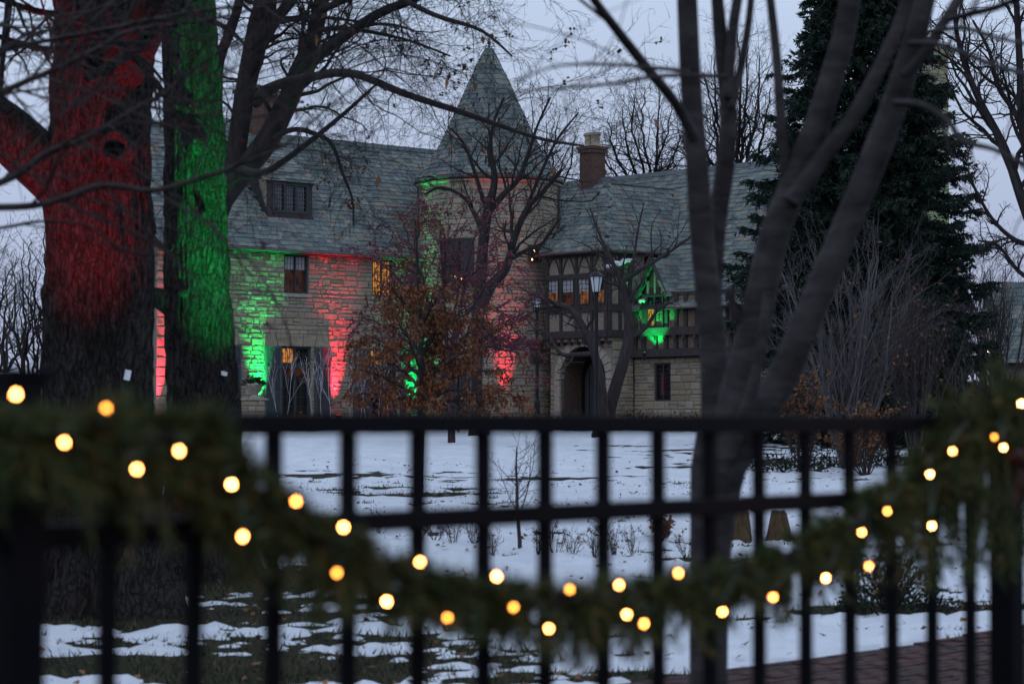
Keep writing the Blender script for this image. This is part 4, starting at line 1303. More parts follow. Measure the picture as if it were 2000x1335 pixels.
def limb(out, pl, d, lvl, P=None, R=None, count=None, t0=.15, jit=.0, d1=None, L=None, start=None):
    """limb through photo pixels (x, y, half width px) at distance d (to d1 at its tip)"""
    n = len(pl); pts = []; rad = []
    for i, (x, y, w) in enumerate(pl):
        dd = d if d1 is None else d + (d1 - d) * i / (n - 1)
        pts.append(px(x, y, dd)); rad.append(w * dd / FPX)
    if start is not None: pts = [V(start)] + pts; rad = [rad[0]] + rad
    res, rr = catmull(pts, rad, 5, jit, R)
    out.setdefault(lvl, []).append((res, rr))
    if P is not None:
        ds = [nrm(tuple(V(res[min(i + 1, len(res) - 1)]) - V(res[max(i - 1, 0)]))) for i in range(len(res))]
        LL = L or sum((V(res[i + 1]) - V(res[i])).length for i in range(len(res) - 1))
        spawn(out, res, rr, ds, LL, lvl, P, R, t0, count)
    return res
def cards(name, parent, P_, D_, length, width, mat, curl=.25, kind='stuff', seed=1):
    """leaf blades: diamond of two triangles from points P_ along D_"""
    g = np.random.default_rng(seed); P_ = np.asarray(P_, float) - np.array(parent.location if parent.parent is None else (0, 0, 0)); D_ = np.asarray(D_, float)
    D_ = D_ / (np.linalg.norm(D_, axis=1, keepdims=True) + 1e-9); n = len(P_)
    q = g.normal(size=(n, 3)); s = np.cross(D_, q); s /= np.linalg.norm(s, axis=1, keepdims=True) + 1e-9; nn = np.cross(D_, s)
    L = length * g.uniform(.7, 1.3, (n, 1)); Wd = width * g.uniform(.7, 1.3, (n, 1))
    a = P_; b = P_ + D_ * L * .45 + s * Wd * .5 + nn * L * curl * .3; c = P_ + D_ * L - nn * L * curl * .3; e = P_ + D_ * L * .45 - s * Wd * .5 + nn * L * curl * .3
    vs = np.stack([a, b, c, e], 1).reshape(-1, 3); i = np.arange(n)[:, None] * 4
    fs = np.concatenate([i + np.array([[0, 1, 2]]), i + np.array([[0, 2, 3]])], 1).reshape(-1, 3)
    me = fast_mesh(name, vs, fs, np.repeat(g.random(n), 2)); o = link(name, me, mat, parent)
    if kind: o['kind'] = kind
    return o
def blobs(name, parent, P_, size, mat, seed=1):
    g = np.random.default_rng(seed); P_ = np.asarray(P_, float) - np.array(parent.location); n = len(P_)
    base = np.array([(1, 0, 0), (-1, 0, 0), (0, 1, 0), (0, -1, 0), (0, 0, 1), (0, 0, -1.)])
    f = np.array([(4, 0, 2), (4, 2, 1), (4, 1, 3), (4, 3, 0), (5, 2, 0), (5, 1, 2), (5, 3, 1), (5, 0, 3)])
    vs = (P_[:, None, :] + base[None] * size * g.uniform(.6, 1.3, (n, 6, 1))).reshape(-1, 3)
    fs = (np.arange(n)[:, None, None] * 6 + f[None]).reshape(-1, 3)
    o = link(name, fast_mesh(name, vs, fs, np.repeat(g.random(n), 8), True), mat, parent); o['kind'] = 'stuff'; return o
def twig_points(out, lvls, n, R, jit=.02):
    brs = [b for l in lvls for b in out.get(l, [])]; P_ = []; D_ = []
    for _ in range(n):
        pts, rad = R.choice(brs); i = R.randrange(1, len(pts)); t = R.random()
        a, b = V(pts[i - 1]), V(pts[i]); P_.append(tuple(a.lerp(b, t))); D_.append(tuple(b - a))
    return np.array(P_), np.array(D_)

# ---- big trunks with furrowed bark
def big_trunk(root, rows, d, seed, mat, flare=.5, amp=.022, name='trunk'):
    """rows: (centre x, y, half width) in photo pixels, top to bottom, at distance d"""
    C = [px(x, y, d) for x, y, w in rows]; Rr = [w * d / FPX for x, y, w in rows]
    zs = np.array([c.z for c in C])[::-1]; xs = np.array([c.x for c in C])[::-1]; rs = np.array(Rr)[::-1]
    z = np.arange(zs[0], zs[-1], .035); x = np.interp(z, zs, xs); rad = np.interp(z, zs, rs)
    k = np.ones(9) / 9
    x = np.convolve(np.pad(x, 4, 'edge'), k, 'valid'); rad = np.convolve(np.pad(rad, 4, 'edge'), k, 'valid')
    S = 120; th = np.arange(S) * 2 * math.pi / S
    TH, ZZ = np.meshgrid(th, z); RD = rad[:, None]; h = ZZ - z[0]
    wav = .25 * np.sin(ZZ * .9 + seed)
    f = fbm(np.cos(TH + wav) * 9 + ZZ * .35 + 40, np.sin(TH + wav) * 9 - ZZ * .25 + 17, seed, 3)
    f2 = fbm(np.cos(TH) * 26 + ZZ * 1.2 + 40, np.sin(TH) * 26 + ZZ * .9, seed + 5, 2)
    lump = fbm(np.cos(TH) * 1.6 + ZZ * .8 + 9, np.sin(TH) * 1.6 + ZZ * .5 + 3, seed + 9, 3)
    lob = np.exp(-h / .42) * flare * (.55 + .75 * np.maximum(0, np.cos(TH * 3 + seed)) ** 1.5 + .35 * np.cos(TH * 7 + 1.3 * seed))
    f3 = fbm(np.cos(TH) * 14 + ZZ * 5.0 + 4, np.sin(TH) * 14 + ZZ * 4.2, seed + 3, 3)
    rr = RD * (1 + lob + (lump - .5) * .24) + amp * (np.abs(f - .5) * 2.6 - .5) + (f2 - .5) * amp * 1.7 + (f3 - .5) * amp * 2.4
    o = root.location
    vs = np.stack([x[:, None] + rr * np.cos(TH) - o.x, d + rr * np.sin(TH) - o.y, ZZ - o.z], 2).reshape(-1, 3)
    i = np.arange(len(z) * S).reshape(len(z), S); nx = np.roll(i, -1, axis=1)
    fs = np.stack([i[:-1].ravel(), nx[:-1].ravel(), nx[1:].ravel(), i[1:].ravel()], 1)
    return link(name, fast_mesh(name, vs, fs, smooth=True), mat, root)
def scar(root, x, y, d, rpx, parent, tilt=0.0, length=.10, squash=1.0, hollow=True):
    """healed branch collar facing the camera, a rounded rim round a dark hollow"""
    c = px(x, y, d); r = rpx * d / FPX; N = V((math.sin(tilt), -math.cos(tilt), .05)).normalized(); U = N.cross(Zv).normalized(); Q = U.cross(N)
    m = MB(root.location); S = 20; prof = [(1.45, -length * 1.2), (1.22, -.02), (1.08, length * .45), (.92, length * .50), (.78, length * .3), (.70, -length * .1), (.4, -length * .5), (.02, -length * .6)]
    if not hollow: prof = [(1.6, -length * 1.4), (1.3, -length * .2), (1.05, length * .5), (.8, length * .85), (.45, length * .95), (.02, length * .85)]
    vs = []; fs = []; R = random.Random(int(x * 7 + y))
    wob = [R.uniform(.9, 1.1) for _ in range(S)]
    for a, hgt in prof:
        for k in range(S):
            an = 2 * math.pi * k / S; vs.append(c + (U * math.cos(an) * squash + Q * math.sin(an)) * (r * a * wob[k]) + N * hgt)
    for i in range(len(prof) - 1):
        for k in range(S):
            k2 = (k + 1) % S; fs.append((i * S + k, i * S + k2, (i + 1) * S + k2, (i + 1) * S + k))
    m.add(vs, fs); return m.build('branch_scar', M['bark_big'], parent, True)

PT_BIG = dict(seg=[8, 7, 6, 5, 4], kids=[5, 6, 6, 4], ang=[50, 48, 45, 45], lr=[.55, .5, .5, .5], rr=[.55, .5, .55, .6], wob=[.16, .22, .26, .3, .34], up=[.02, .01, -.01, -.02], t0=[.2, .15, .15, .1], max=4, tip=.3, rmin=.0022)
# red lit tree
DR = 18.4
base = ground_px(212, 1204)
red_tree = thing('deciduous_tree', (base.x, DR, base.z), 'massive furrowed trunk lit red, with a big sawn limb scar', 'tree')
rows = [(205, -420, 84), (206, -150, 90), (207, 60, 93), (203, 200, 95), (196, 300, 100), (192, 380, 104), (195, 470, 102), (196, 600, 101), (197, 800, 104), (202, 950, 112), (208, 1100, 118), (213, 1215, 124)]
tr = big_trunk(red_tree, rows, DR, 2, M['bark_big'], .45, .030)
scar(red_tree, 224, 287, DR - .455, 27, tr, .05, .10, .95)
scar(red_tree, 182, 152, DR - .43, 16, tr, -.1, .07, 1.0, False)
out = {}; R = random.Random(21)
limb(out, [(185, 420, 62), (120, 352, 60), (60, 300, 56), (0, 248, 54), (-90, 190, 50), (-220, 120, 44), (-400, 0, 36)], DR - .05, 0, dict(PT_BIG, max=3), R, 6, .45)
limb(out, [(230, 150, 50), (300, 20, 40), (380, -150, 34), (480, -380, 26)], DR - .1, 0, dict(PT_BIG, max=3), R, 6, .5, d1=DR - 3)
limb(out, [(205, -380, 80), (190, -700, 64), (150, -1100, 44), (140, -1500, 20)], DR, 0, dict(PT_BIG, max=3), R, 8, .2)
limb(out, [(180, 60, 30), (100, -60, 26), (0, -120, 22), (-120, -160, 16)], DR - .3, 0, PT_BIG, R, 7, .2, d1=DR - 4)
for (x0, y0) in ((150, 30), (140, 100)):
    limb(out, [(x0, y0, 9), (x0 - 60, y0 - 5, 7), (x0 - 130, y0 - 25, 6), (x0 - 230, y0 - 60, 4)], DR - .3, 1, PT_BIG, R, 9, .1, d1=DR - 2)
finish_tree(red_tree, out, M['bark_big'], ('limb', 'branch', 'twigs'), twig_mat=M['bark_dark'])
# a thin sucker and bark ridge that catch the light
# green lit tree
DG = 21.2
base = ground_px(398, 1140)
green_tree = thing('deciduous_tree', (base.x, DG, base.z), 'tall trunk lit green, dotted with pruned knots, beside the red lit trunk', 'tree')
rows = [(356, -520, 42), (364, -200, 47), (369, 0, 50), (376, 150, 54), (382, 300, 56), (385, 450, 58), (387, 560, 60), (387, 620, 66), (390, 700, 67), (398, 850, 68), (400, 1000, 74), (402, 1145, 82)]
tg = big_trunk(green_tree, rows, DG, 7, M['bark_big'], .5, .024)
for x, y, rp, tl in ((346, 128, 9, -.3), (362, 205, 13, -.2), (386, 280, 15, .1), (336, 482, 9, -.7), (398, 418, 6, .3), (360, 572, 8, -.3), (344, 60, 6, -.4)):
    w = np.interp(y, [q[1] for q in rows], [q[2] for q in rows]); cx = np.interp(y, [q[1] for q in rows], [q[0] for q in rows])
    hh = w * w - (x - cx) ** 2
    scar(green_tree, x, y, DG - math.sqrt(max(hh, 1)) * DG / FPX - .02, rp, tg, tl, .06, 1.0, y in (128, 482))
out = {}; R = random.Random(23)
limb(out, [(385, 620, 30), (340, 596, 26), (310, 582, 20), (296, 576, 16)], DG - .05, 0)
limb(out, [(350, -500, 48), (330, -800, 40), (340, -1200, 24)], DG, 0, dict(PT_BIG, max=3), R, 8, .2)
limb(out, [(360, -100, 30), (440, -220, 26), (560, -330, 20), (700, -420, 12)], DG, 0, dict(PT_BIG, max=3), R, 6, .3)
finish_tree(green_tree, out, M['bark_big'], ('limb', 'branch', 'twigs'))
# trees' number tags
for (x, y, d, lab) in ((249, 732, DR - .44, 'small white tag nailed to the red lit trunk'), (437, 729, DG - .22, 'small white tag nailed to the green lit trunk')):
    m = MB(); c = px(x, y, d); m.box((0, 0, 0), (.045, .012, .075) if x < 300 else (.06, .012, .035), .0); m.box((0, -.008, .02), (.008, .006, .008))
    o = m.build('tree_tag', M['snowpatch']); o.location = c; o.rotation_euler = (0, .2, 0); tag(o, lab, 'tag')

# third tree, behind the green one, with spreading limbs
DT = 27.0
b3 = ground_px(432, 1030)
t3 = thing('deciduous_tree', (b3.x, DT, b3.z), 'dark spreading bare tree with drooping twigs behind the green lit trunk', 'tree')
out = {}; R = random.Random(31)
P3 = dict(seg=[10, 9, 9, 7, 5], kids=[8, 8, 8, 5], ang=[52, 50, 48, 46], lr=[.42, .50, .55, .55], rr=[.42, .21, .45, .6], wob=[.12, .20, .30, .36, .4], up=[.01, -.012, -.03, -.05, -.06], t0=[.15, .12, .1, .1], max=4, tip=.25, rmin=.0026)
limb(out, [(412, 1030, 42), (410, 800, 34), (408, 560, 30), (414, 440, 28), (424, 390, 24)], DT, 0)
limb(out, [(428, 420, 18), (455, 330, 19), (478, 184, 20), (505, 52, 22), (518, 0, 21), (535, -120, 18), (560, -300, 13)], DT, 1, P3, R, 18, .25)
limb(out, [(424, 402, 24), (470, 338, 24), (518, 280, 23), (558, 205, 22), (583, 144, 20), (610, 79, 17), (628, 0, 15), (640, -120, 12), (670, -260, 9)], DT, 1, P3, R, 19, .3)
limb(out, [(575, 165, 13), (610, 118, 13), (662, 79, 11), (741, 26, 10), (807, 0, 9), (880, -40, 8), (980, -60, 6)], DT, 1, P3, R, 22, .12, d1=DT - 2)
limb(out, [(500, 200, 12), (518, 178, 12), (560, 160, 10), (610, 150, 9), (688, 144, 8), (793, 184, 7), (898, 218, 6), (990, 250, 4.5), (1060, 272, 3.5), (1140, 285, 2)], DT, 1, dict(P3, lr=[.24, .5, .55, .5]), R, 25, .15, d1=DT - 3)
limb(out, [(535, 272, 6), (552, 260, 6), (583, 253, 5.5), (623, 265, 5), (649, 283, 4), (670, 341, 3.5), (688, 390, 2.5), (690, 440, 1.6)], DT - .3, 1, dict(P3, lr=[.32, .5, .55, .5]), R, 21, .2)
limb(out, [(422, 260, 14), (426, 131, 11), (450, 60, 10), (465, 13, 9), (480, -60, 8)], DT, 1, P3, R, 12, .3)
limb(out, [(476, 200, 14), (480, 157, 13), (518, 66, 12), (570, 0, 11), (620, -70, 9)], DT, 1, P3, R, 13, .3)
limb(out, [(628, 20, 8), (690, -5, 7), (760, -10, 6), (850, 30, 5), (940, 60, 3.5), (1000, 110, 2)], DT - .5, 1, P3, R, 21, .1, d1=DT - 3)
limb(out, [(620, 60, 6), (660, 56, 5), (720, 62, 4), (800, 80, 3), (880, 110, 2)], DT - .5, 1, P3, R, 18, .1)
limb(out, [(470, 330, 8), (520, 335, 7), (600, 280, 6), (680, 215, 4), (740, 160, 2.5)], DT - 3, 1, P3, R, 12, .2, d1=DT - 6)
finish_tree(t3, out, M['bark_dark'], split=(0, 1))
P_, D_ = twig_points(out, [3, 4], 150, R); keep = P_[:, 1] > 10; clu = np.repeat(P_[keep], 4, 0) + nrng.normal(0, .022, (keep.sum() * 4, 3))
blobs('seed_pods', t3, clu, .017, M['pod'], 3)
P_, D_ = twig_points(out, [3, 4], 26, R)
cards('clinging_leaves', t3, P_, np.array([(0, 0, -1.)]) + nrng.normal(0, .25, (26, 3)), .11, .05, M['tanleaf'], seed=5)

# overhanging tree whose trunk stands left of the view
to = thing('deciduous_tree', (-3.5, 9.6, gz(-3.5, 9.6)), 'slender bare tree whose out of focus boughs droop across the red lit trunk', 'tree')
out = {}; R = random.Random(37)
PO = dict(seg=[10, 8, 7, 5], kids=[7, 7, 6], ang=[45, 42, 40], lr=[.35, .5, .5], rr=[.42, .5, .6], wob=[.1, .2, .26, .3], up=[0, -.01, -.02, -.03], t0=[.1, .1, .1], max=3, tip=.3, rmin=.0016)
tp0 = (-3.5, 9.6, 0.0); out[0] = [catmull([V(tp0), V((-3.48, 9.6, 1.2)), V((-3.42, 9.55, 2.6)), V((-3.3, 9.5, 4.2)), V((-3.25, 9.5, 5.5))], [.13, .11, .10, .08, .04], 6)]
starts = [(-3.42, 9.55, 2.6), (-3.45, 9.6, 2.2), (-3.38, 9.5, 3.0), (-3.47, 9.6, 1.9), (-3.35, 9.5, 3.5)]
for pl, d, si, cnt in (
    ([(-250, 420, 8.6), (0, 357, 7.8), (90, 300, 7.8), (180, 264, 7.0), (270, 210, 6.2), (315, 186, 5.5), (360, 150, 3.9), (430, 100, 2.7), (520, 60, 1.6)], 9.0, 0, 12),
    ([(-250, 400, 8.6), (0, 405, 7.8), (100, 395, 7.0), (200, 362, 7.0), (300, 372, 6.2), (400, 345, 5.5), (470, 320, 4.3), (560, 280, 3.1), (640, 210, 2.3), (720, 150, 1.6)], 8.6, 1, 14),
    ([(-200, 240, 7.8), (0, 180, 7.0), (60, 155, 6.6), (110, 135, 6.2), (200, 90, 5.5), (260, 60, 4.7), (450, 30, 3.1), (640, -30, 2.3)], 9.2, 2, 13),
    ([(-200, 470, 4.7), (0, 445, 3.9), (80, 432, 3.5), (170, 440, 3.1), (230, 480, 3.1), (300, 498, 2.7), (390, 485, 2.3), (420, 440, 1.7), (430, 390, 1.2)], 8.8, 3, 9),
    ([(-200, 130, 7.0), (0, 95, 6.2), (150, 68, 5.5), (290, 40, 4.7), (400, 20, 3.9), (560, 5, 2.7), (760, 20, 1.6)], 9.0, 4, 13),
    ([(-200, 60, 7.0), (0, 50, 6.2), (60, 70, 5.5), (160, 30, 3.9), (300, -30, 3.1)], 9.4, 4, 12),
    ([(-120, 330, 4.7), (0, 300, 3.9), (40, 335, 3.1), (120, 345, 2.3), (190, 330, 1.6)], 9.0, 1, 7),
    ([(270, 208, 3.1), (340, 216, 3.1), (400, 205, 2.3), (460, 180, 1.7), (540, 190, 1.2)], 9.0, None, 8)):
    limb(out, pl, d, 1, PO, R, cnt, .22 if si is not None else .1, start=starts[si] if si is not None else None, L=2.0)
finish_tree(to, out, M['bark_mid'], split=(0, 1))
P_, D_ = twig_points(out, [2, 3], 70, R); clu = np.repeat(P_, 3, 0) + nrng.normal(0, .008, (len(P_) * 3, 3)); blobs('seed_pods', to, clu, .008, M['pod'], 4)

# multi-stemmed near tree on the right
DN = 8.0
tn = thing('multi_stem_tree', (px(1385, 1000, DN).x, DN, 0.0), 'smooth grey multi-stemmed tree spreading in front of the spruce', 'tree')
out = {}; R = random.Random(41)
PN = dict(seg=[8, 7, 6, 5], kids=[5, 4, 4], ang=[45, 42, 40], lr=[.32, .5, .5], rr=[.4, .5, .55], wob=[.1, .16, .2, .24], up=[.03, .01, 0], t0=[.3, .1, .1], max=2, tip=.35, rmin=.0018)
limb(out, [(1385, 1720, 58), (1384, 1500, 40), (1384, 1300, 37), (1386, 1120, 38), (1394, 990, 46), (1402, 920, 54), (1410, 850, 50)], DN, 0)
limb(out, [(1402, 930, 37.2), (1400, 780, 31.0), (1390, 640, 26.3), (1373, 480, 24.0), (1362, 330, 22.4), (1350, 180, 20.9), (1342, 0, 20.2), (1336, -150, 18.5), (1320, -500, 12.4)], 8.15, 0)
limb(out, [(1364, 285, 14.0), (1320, 205, 11.2), (1260, 130, 11.0), (1205, 60, 10.0), (1160, 0, 9.0), (1120, -60, 8.0), (1060, -160, 6.0)], 8.15, 1, PN, R, 4, .5, d1=7.4)
limb(out, [(1392, 600, 18.5), (1402, 440, 19.4), (1418, 320, 20.2), (1424, 220, 18.5), (1412, 110, 16.3), (1402, 0, 13.1), (1395, -100, 11.6), (1385, -300, 10.0)], 8.35, 0)
limb(out, [(1422, 190, 12.4), (1430, 80, 11.2), (1441, 0, 11.0), (1460, -80, 10.0)], 8.3, 1)
limb(out, [(1430, 210, 9.0), (1448, 130, 9.0), (1462, 50, 8.0), (1470, -30, 7.0)], 8.3, 1)
limb(out, [(1408, 910, 35.6), (1440, 760, 33.3), (1470, 650, 31.8), (1490, 560, 31.0), (1512, 460, 30.2), (1548, 365, 27.9), (1590, 260, 25.6), (1625, 150, 24.0), (1650, 60, 22.4), (1670, -60, 20.9), (1720, -300, 15.5)], 7.7, 0)
limb(out, [(1540, 390, 11.6), (1528, 260, 12.0), (1518, 120, 10.0), (1505, 0, 9.0), (1490, -100, 7.0)], 7.7, 1)
limb(out, [(1545, 395, 20.2), (1610, 305, 19.4), (1670, 225, 17.8), (1720, 130, 15.5), (1760, 40, 14.0), (1790, -60, 11.6)], 7.65, 1)
limb(out, [(1412, 930, 38.7), (1465, 830, 34.0), (1520, 750, 31.8), (1570, 640, 29.4), (1620, 520, 28.6), (1670, 400, 27.9), (1715, 290, 27.9), (1755, 180, 25.6), (1785, 80, 22.4), (1806, 0, 20.9), (1830, -120, 18.5), (1870, -350, 12.4)], 7.4, 0)
limb(out, [(1420, 900, 15.5), (1470, 760, 13.1), (1490, 660, 11.2), (1500, 560, 9.0)], 7.3, 1)
limb(out, [(1765, 150, 11.6), (1810, 100, 12.0), (1840, 50, 11.2), (1872, 0, 12.0), (1900, -60, 10.0)], 7.3, 1)
limb(out, [(1848, 38, 9.0), (1900, 25, 8.0), (1950, 12, 8.0), (2010, -15, 7.0), (2100, -40, 6.0)], 7.2, 1, PN, R, 4, .2, d1=6.6)
limb(out, [(1775, 85, 7.0), (1820, 85, 7.0), (1870, 100, 7.0), (1940, 128, 7.0), (2010, 150, 6.0), (2100, 200, 5.0)], 7.2, 1, PN, R, 4, .3, d1=6.4)
limb(out, [(1820, 62, 6.0), (1880, 55, 6.0), (1950, 75, 5.0), (2020, 88, 5.0), (2100, 90, 4.0)], 7.0, 1, PN, R, 4, .3, d1=6.2)
limb(out, [(1745, 200, 9.0), (1800, 205, 8.0), (1850, 235, 7.0), (1880, 275, 7.0), (1940, 292, 6.0), (2010, 325, 6.0), (2080, 350, 5.0)], 7.2, 1, PN, R, 4, .3, d1=6.4)
limb(out, [(1345, 140, 6.0), (1250, 130, 4.0), (1180, 126, 4.0), (1080, 130, 3.0), (1000, 165, 2.5)], 7.6, 1, PN, R, 3, .3, d1=5.4)
limb(out, [(1420, 150, 6.0), (1300, 148, 5.0), (1180, 165, 4.0), (1050, 175, 3.0), (960, 185, 2)], 7.6, 1, PN, R, 3, .3, d1=5.6)
limb(out, [(1475, 650, 12.0), (1440, 620, 10.0), (1425, 560, 8.0)], 7.7, 1)
finish_tree(tn, out, M['bark_near'], ('stem', 'branch', 'twigs'), split=(0, 1))

# dark tree in front of the tower
DK = 62.0
bk = ground_px(926, 852); bk = V((px(926, 852, DK).x, DK, gz(px(926, 852, DK).x, DK)))
tk = thing('deciduous_tree', bk, 'dark crooked bare tree standing before the round tower', 'tree')
out = {}; R = random.Random(43)
PK = dict(seg=[8, 8, 6, 5, 4], kids=[9, 7, 6, 4], ang=[50, 48, 48, 46], lr=[.5, .55, .55, .55], rr=[.5, .5, .55, .6], wob=[.2, .24, .28, .34, .38], up=[.08, .08, .06, .04], t0=[.15, .15, .1, .1], max=4, tip=.3, rmin=.0042)
limb(out, [(926, 858, 13), (930, 800, 11), (932, 700, 11), (935, 600, 11), (940, 520, 11), (948, 440, 10), (958, 385, 9)], DK, 0)
limb(out, [(956, 400, 9), (966, 350, 6.5), (958, 290, 4.5), (964, 240, 3), (985, 190, 2)], DK, 1, PK, R, 12, .2)
limb(out, [(938, 610, 10), (960, 560, 8.5), (988, 525, 8), (1006, 460, 7), (1032, 405, 5.5), (1062, 372, 4), (1098, 330, 3)], DK - .5, 1, PK, R, 12, .3)
limb(out, [(950, 420, 7), (985, 378, 6), (1012, 350, 5), (1032, 300, 4), (1050, 245, 2.5), (1075, 190, 2)], DK, 1, PK, R, 13, .2)
limb(out, [(944, 460, 5.5), (928, 420, 4.5), (905, 385, 3.5), (862, 366, 3), (830, 380, 2)], DK, 1, PK, R, 9, .2)
limb(out, [(998, 505, 5), (1030, 488, 4), (1062, 472, 3), (1090, 430, 2)], DK - .5, 1, PK, R, 8, .2)
limb(out, [(950, 410, 5), (925, 330, 3.5), (905, 280, 2.5), (880, 250, 1.5)], DK, 1, PK, R, 9, .2)
limb(out, [(1020, 425, 4), (1060, 330, 3), (1090, 270, 2.2), (1130, 220, 1.5)], DK, 1, PK, R, 9, .15)
finish_tree(tk, out, M['bark_dark'], split=(0, 1))

# crab apple with maroon berries
DC = 56.0
bc = V((px(882, 870, DC).x, DC, gz(px(882, 870, DC).x, DC)))
tca = thing('crab_apple_tree', bc, 'crab apple hazy with maroon berries and fine purple twigs', 'tree')
out = {}; R = random.Random(47)
PC = dict(seg=[7, 6, 5, 4, 4], kids=[8, 7, 6, 4], ang=[55, 50, 48, 45], lr=[.55, .55, .55, .5], rr=[.5, .5, .55, .6], wob=[.16, .22, .28, .3, .3], up=[.06, .03, .0, -.02], t0=[.2, .15, .1, .1], max=4, tip=.35, rmin=.0032)
limb(out, [(882, 872, 8), (881, 800, 6.5), (876, 740, 6), (870, 690, 5.5)], DC, 0)
for k, (x, y) in enumerate(((705, 620), (740, 510), (790, 445), (860, 430), (930, 450), (985, 520), (1025, 610), (1030, 700), (900, 540), (800, 560), (690, 740), (960, 640))):
    x0, y0 = (872, 700) if k % 2 else (877, 745)
    limb(out, [(x0, y0, 4.5), ((x0 * 2 + x) / 3, (y0 * 2 + y) / 3 - 18, 3.4), ((x0 + 2 * x) / 3, (y0 + 2 * y) / 3 - 20, 2.4), (x, y, 1.3)], DC, 1, PC, R, 9, .25, jit=.03, d1=DC + R.uniform(-1.5, 1.5))
finish_tree(tca, out, M['bark_purple'], split=(0, 1))
P_, D_ = twig_points(out, [3, 4], 14000, R); blobs('berries', tca, P_ - np.array([0, 0, .012]), .022, M['berry'], 6)

# young oak keeping its copper leaves
DO = 34.0
bo = V((px(818, 965, DO).x, DO, gz(px(818, 965, DO).x, DO)))
tcu = thing('young_oak_tree', bo, 'young tree still holding copper brown leaves on a slim dark trunk', 'tree')
out = {}; R = random.Random(53)
PU = dict(seg=[7, 6, 5, 4], kids=[7, 6, 5], ang=[55, 48, 45], lr=[.42, .5, .5], rr=[.5, .5, .6], wob=[.12, .18, .22, .26], up=[.0, -.02, -.03], t0=[.2, .15, .1], max=3, tip=.35, rmin=.002, flat=.6)
limb(out, [(818, 968, 9), (820, 900, 8), (823, 800, 7.5), (823, 700, 6.5), (820, 600, 5), (815, 500, 3), (811, 430, 1.8)], DO, 0, dict(PU, lr=[.2, .5, .5]), R, 12, .45)
for x, y, yy in ((690, 720, 780), (712, 650, 740), (735, 600, 690), (700, 770, 800), (765, 560, 660), (880, 545, 640), (930, 600, 690), (965, 650, 740), (985, 720, 770), (1000, 770, 800), (960, 790, 800), (860, 620, 700), (780, 640, 720), (900, 700, 760), (740, 700, 760), (860, 760, 790), (780, 780, 800), (930, 760, 790)):
    limb(out, [(822, yy, 3.2), ((822 + x) / 2, (y + yy) / 2 - 12, 2.4), (x, y, 1.2)], DO, 1, PU, R, 9, .2, jit=.02, d1=DO + R.uniform(-1.3, 1.3))
finish_tree(tcu, out, M['bark_dark'], split=(0, 1))
P_, D_ = twig_points(out, [2, 3], 1250, R); P_ = np.repeat(P_, 6, 0) + nrng.normal(0, .035, (7500, 3)); D_ = np.repeat(D_, 6, 0)
zlim = px(820, 560, DO).z; keep = (P_[:, 2] < zlim) | (nrng.random(len(P_)) < .12); P_, D_ = P_[keep], D_[keep]
cards('leaves', tcu, P_, np.array([(0, 0, -.8)]) + nrng.normal(0, .5, P_.shape), .068, .036, M['copper'], .5, seed=8)

# leaning tree by the porch
DL = 69.0
bl = V((px(1186, 835, DL).x, DL, gz(px(1186, 835, DL).x, DL)))
tl_ = thing('leaning_tree', bl, 'twisted leaning bare tree beside the porch arch', 'tree')
out = {}; R = random.Random(59)
PL = dict(PK, lr=[.32, .55, .55, .5], kids=[8, 5, 4, 3], rmin=.004, up=[.04, .03, .02, .0])
limb(out, [(1186, 842, 15), (1190, 800, 13), (1204, 750, 12), (1222, 690, 11), (1229, 640, 10), (1223, 585, 9), (1212, 545, 6.5), (1195, 510, 4), (1172, 460, 2.4), (1152, 405, 1.2)], DL, 0, PL, R, 12, .5)
limb(out, [(1180, 842, 12), (1173, 745, 9), (1152, 665, 8), (1117, 607, 6), (1078, 590, 4.5), (1030, 570, 2.5)], DL - .6, 0, PL, R, 14, .4)
limb(out, [(1225, 600, 5), (1236, 520, 3.2), (1246, 450, 2), (1258, 395, 1)], DL, 1, PL, R, 9, .2)
limb(out, [(1215, 550, 5), (1262, 520, 4), (1310, 490, 3), (1370, 450, 2), (1420, 440, 1.5)], DL, 1, PL, R, 11, .2)
limb(out, [(1160, 690, 6), (1130, 692, 5), (1095, 690, 4), (1068, 650, 2.5), (1040, 640, 1.5)], DL - .6, 1, PL, R, 7, .3)
limb(out, [(1232, 660, 5), (1260, 640, 4), (1285, 605, 3), (1310, 590, 2)], DL, 1, PL, R, 7, .2)
finish_tree(tl_, out, M['bark_mid'], split=(0, 1))

# far right tree
DF = 52.0
bf = V((px(2090, 900, DF).x, DF, gz(px(2090, 900, DF).x, DF)))
tf = thing('deciduous_tree', bf, 'contorted bare tree with long arching limbs right of the spruce', 'tree')
out = {}; R = random.Random(61)
PF = dict(seg=[8, 8, 7, 6, 5], kids=[9, 9, 7, 4], ang=[48, 48, 48, 46], lr=[.36, .5, .55, .55], rr=[.5, .55, .6, .6], wob=[.2, .30, .36, .42, .42], up=[.05, .06, .03, .0], t0=[.12, .12, .1, .1], max=4, tip=.3, rmin=.0035)
limb(out, [(2090, 905, 28.8), (2080, 700, 24.5), (2060, 560, 21.6), (2030, 470, 17.3)], DF, 0)
limb(out, [(2040, 500, 14.4), (2000, 400, 10.8), (1962, 290, 8.6), (1915, 200, 7.2), (1886, 130, 5.8), (1868, 60, 4.3), (1866, 0, 3.6), (1870, -60, 2.9)], DF, 1, PF, R, 15, .15)
limb(out, [(2030, 420, 10.1), (1998, 260, 7.9), (1992, 130, 7.2), (1985, 0, 5.8), (1980, -100, 4.3)], DF, 1, PF, R, 12, .2)
limb(out, [(2010, 300, 7.2), (1985, 225, 5.8), (1950, 170, 5.0), (1932, 100, 3.6), (1900, 40, 2.2)], DF, 1, PF, R, 13, .15)
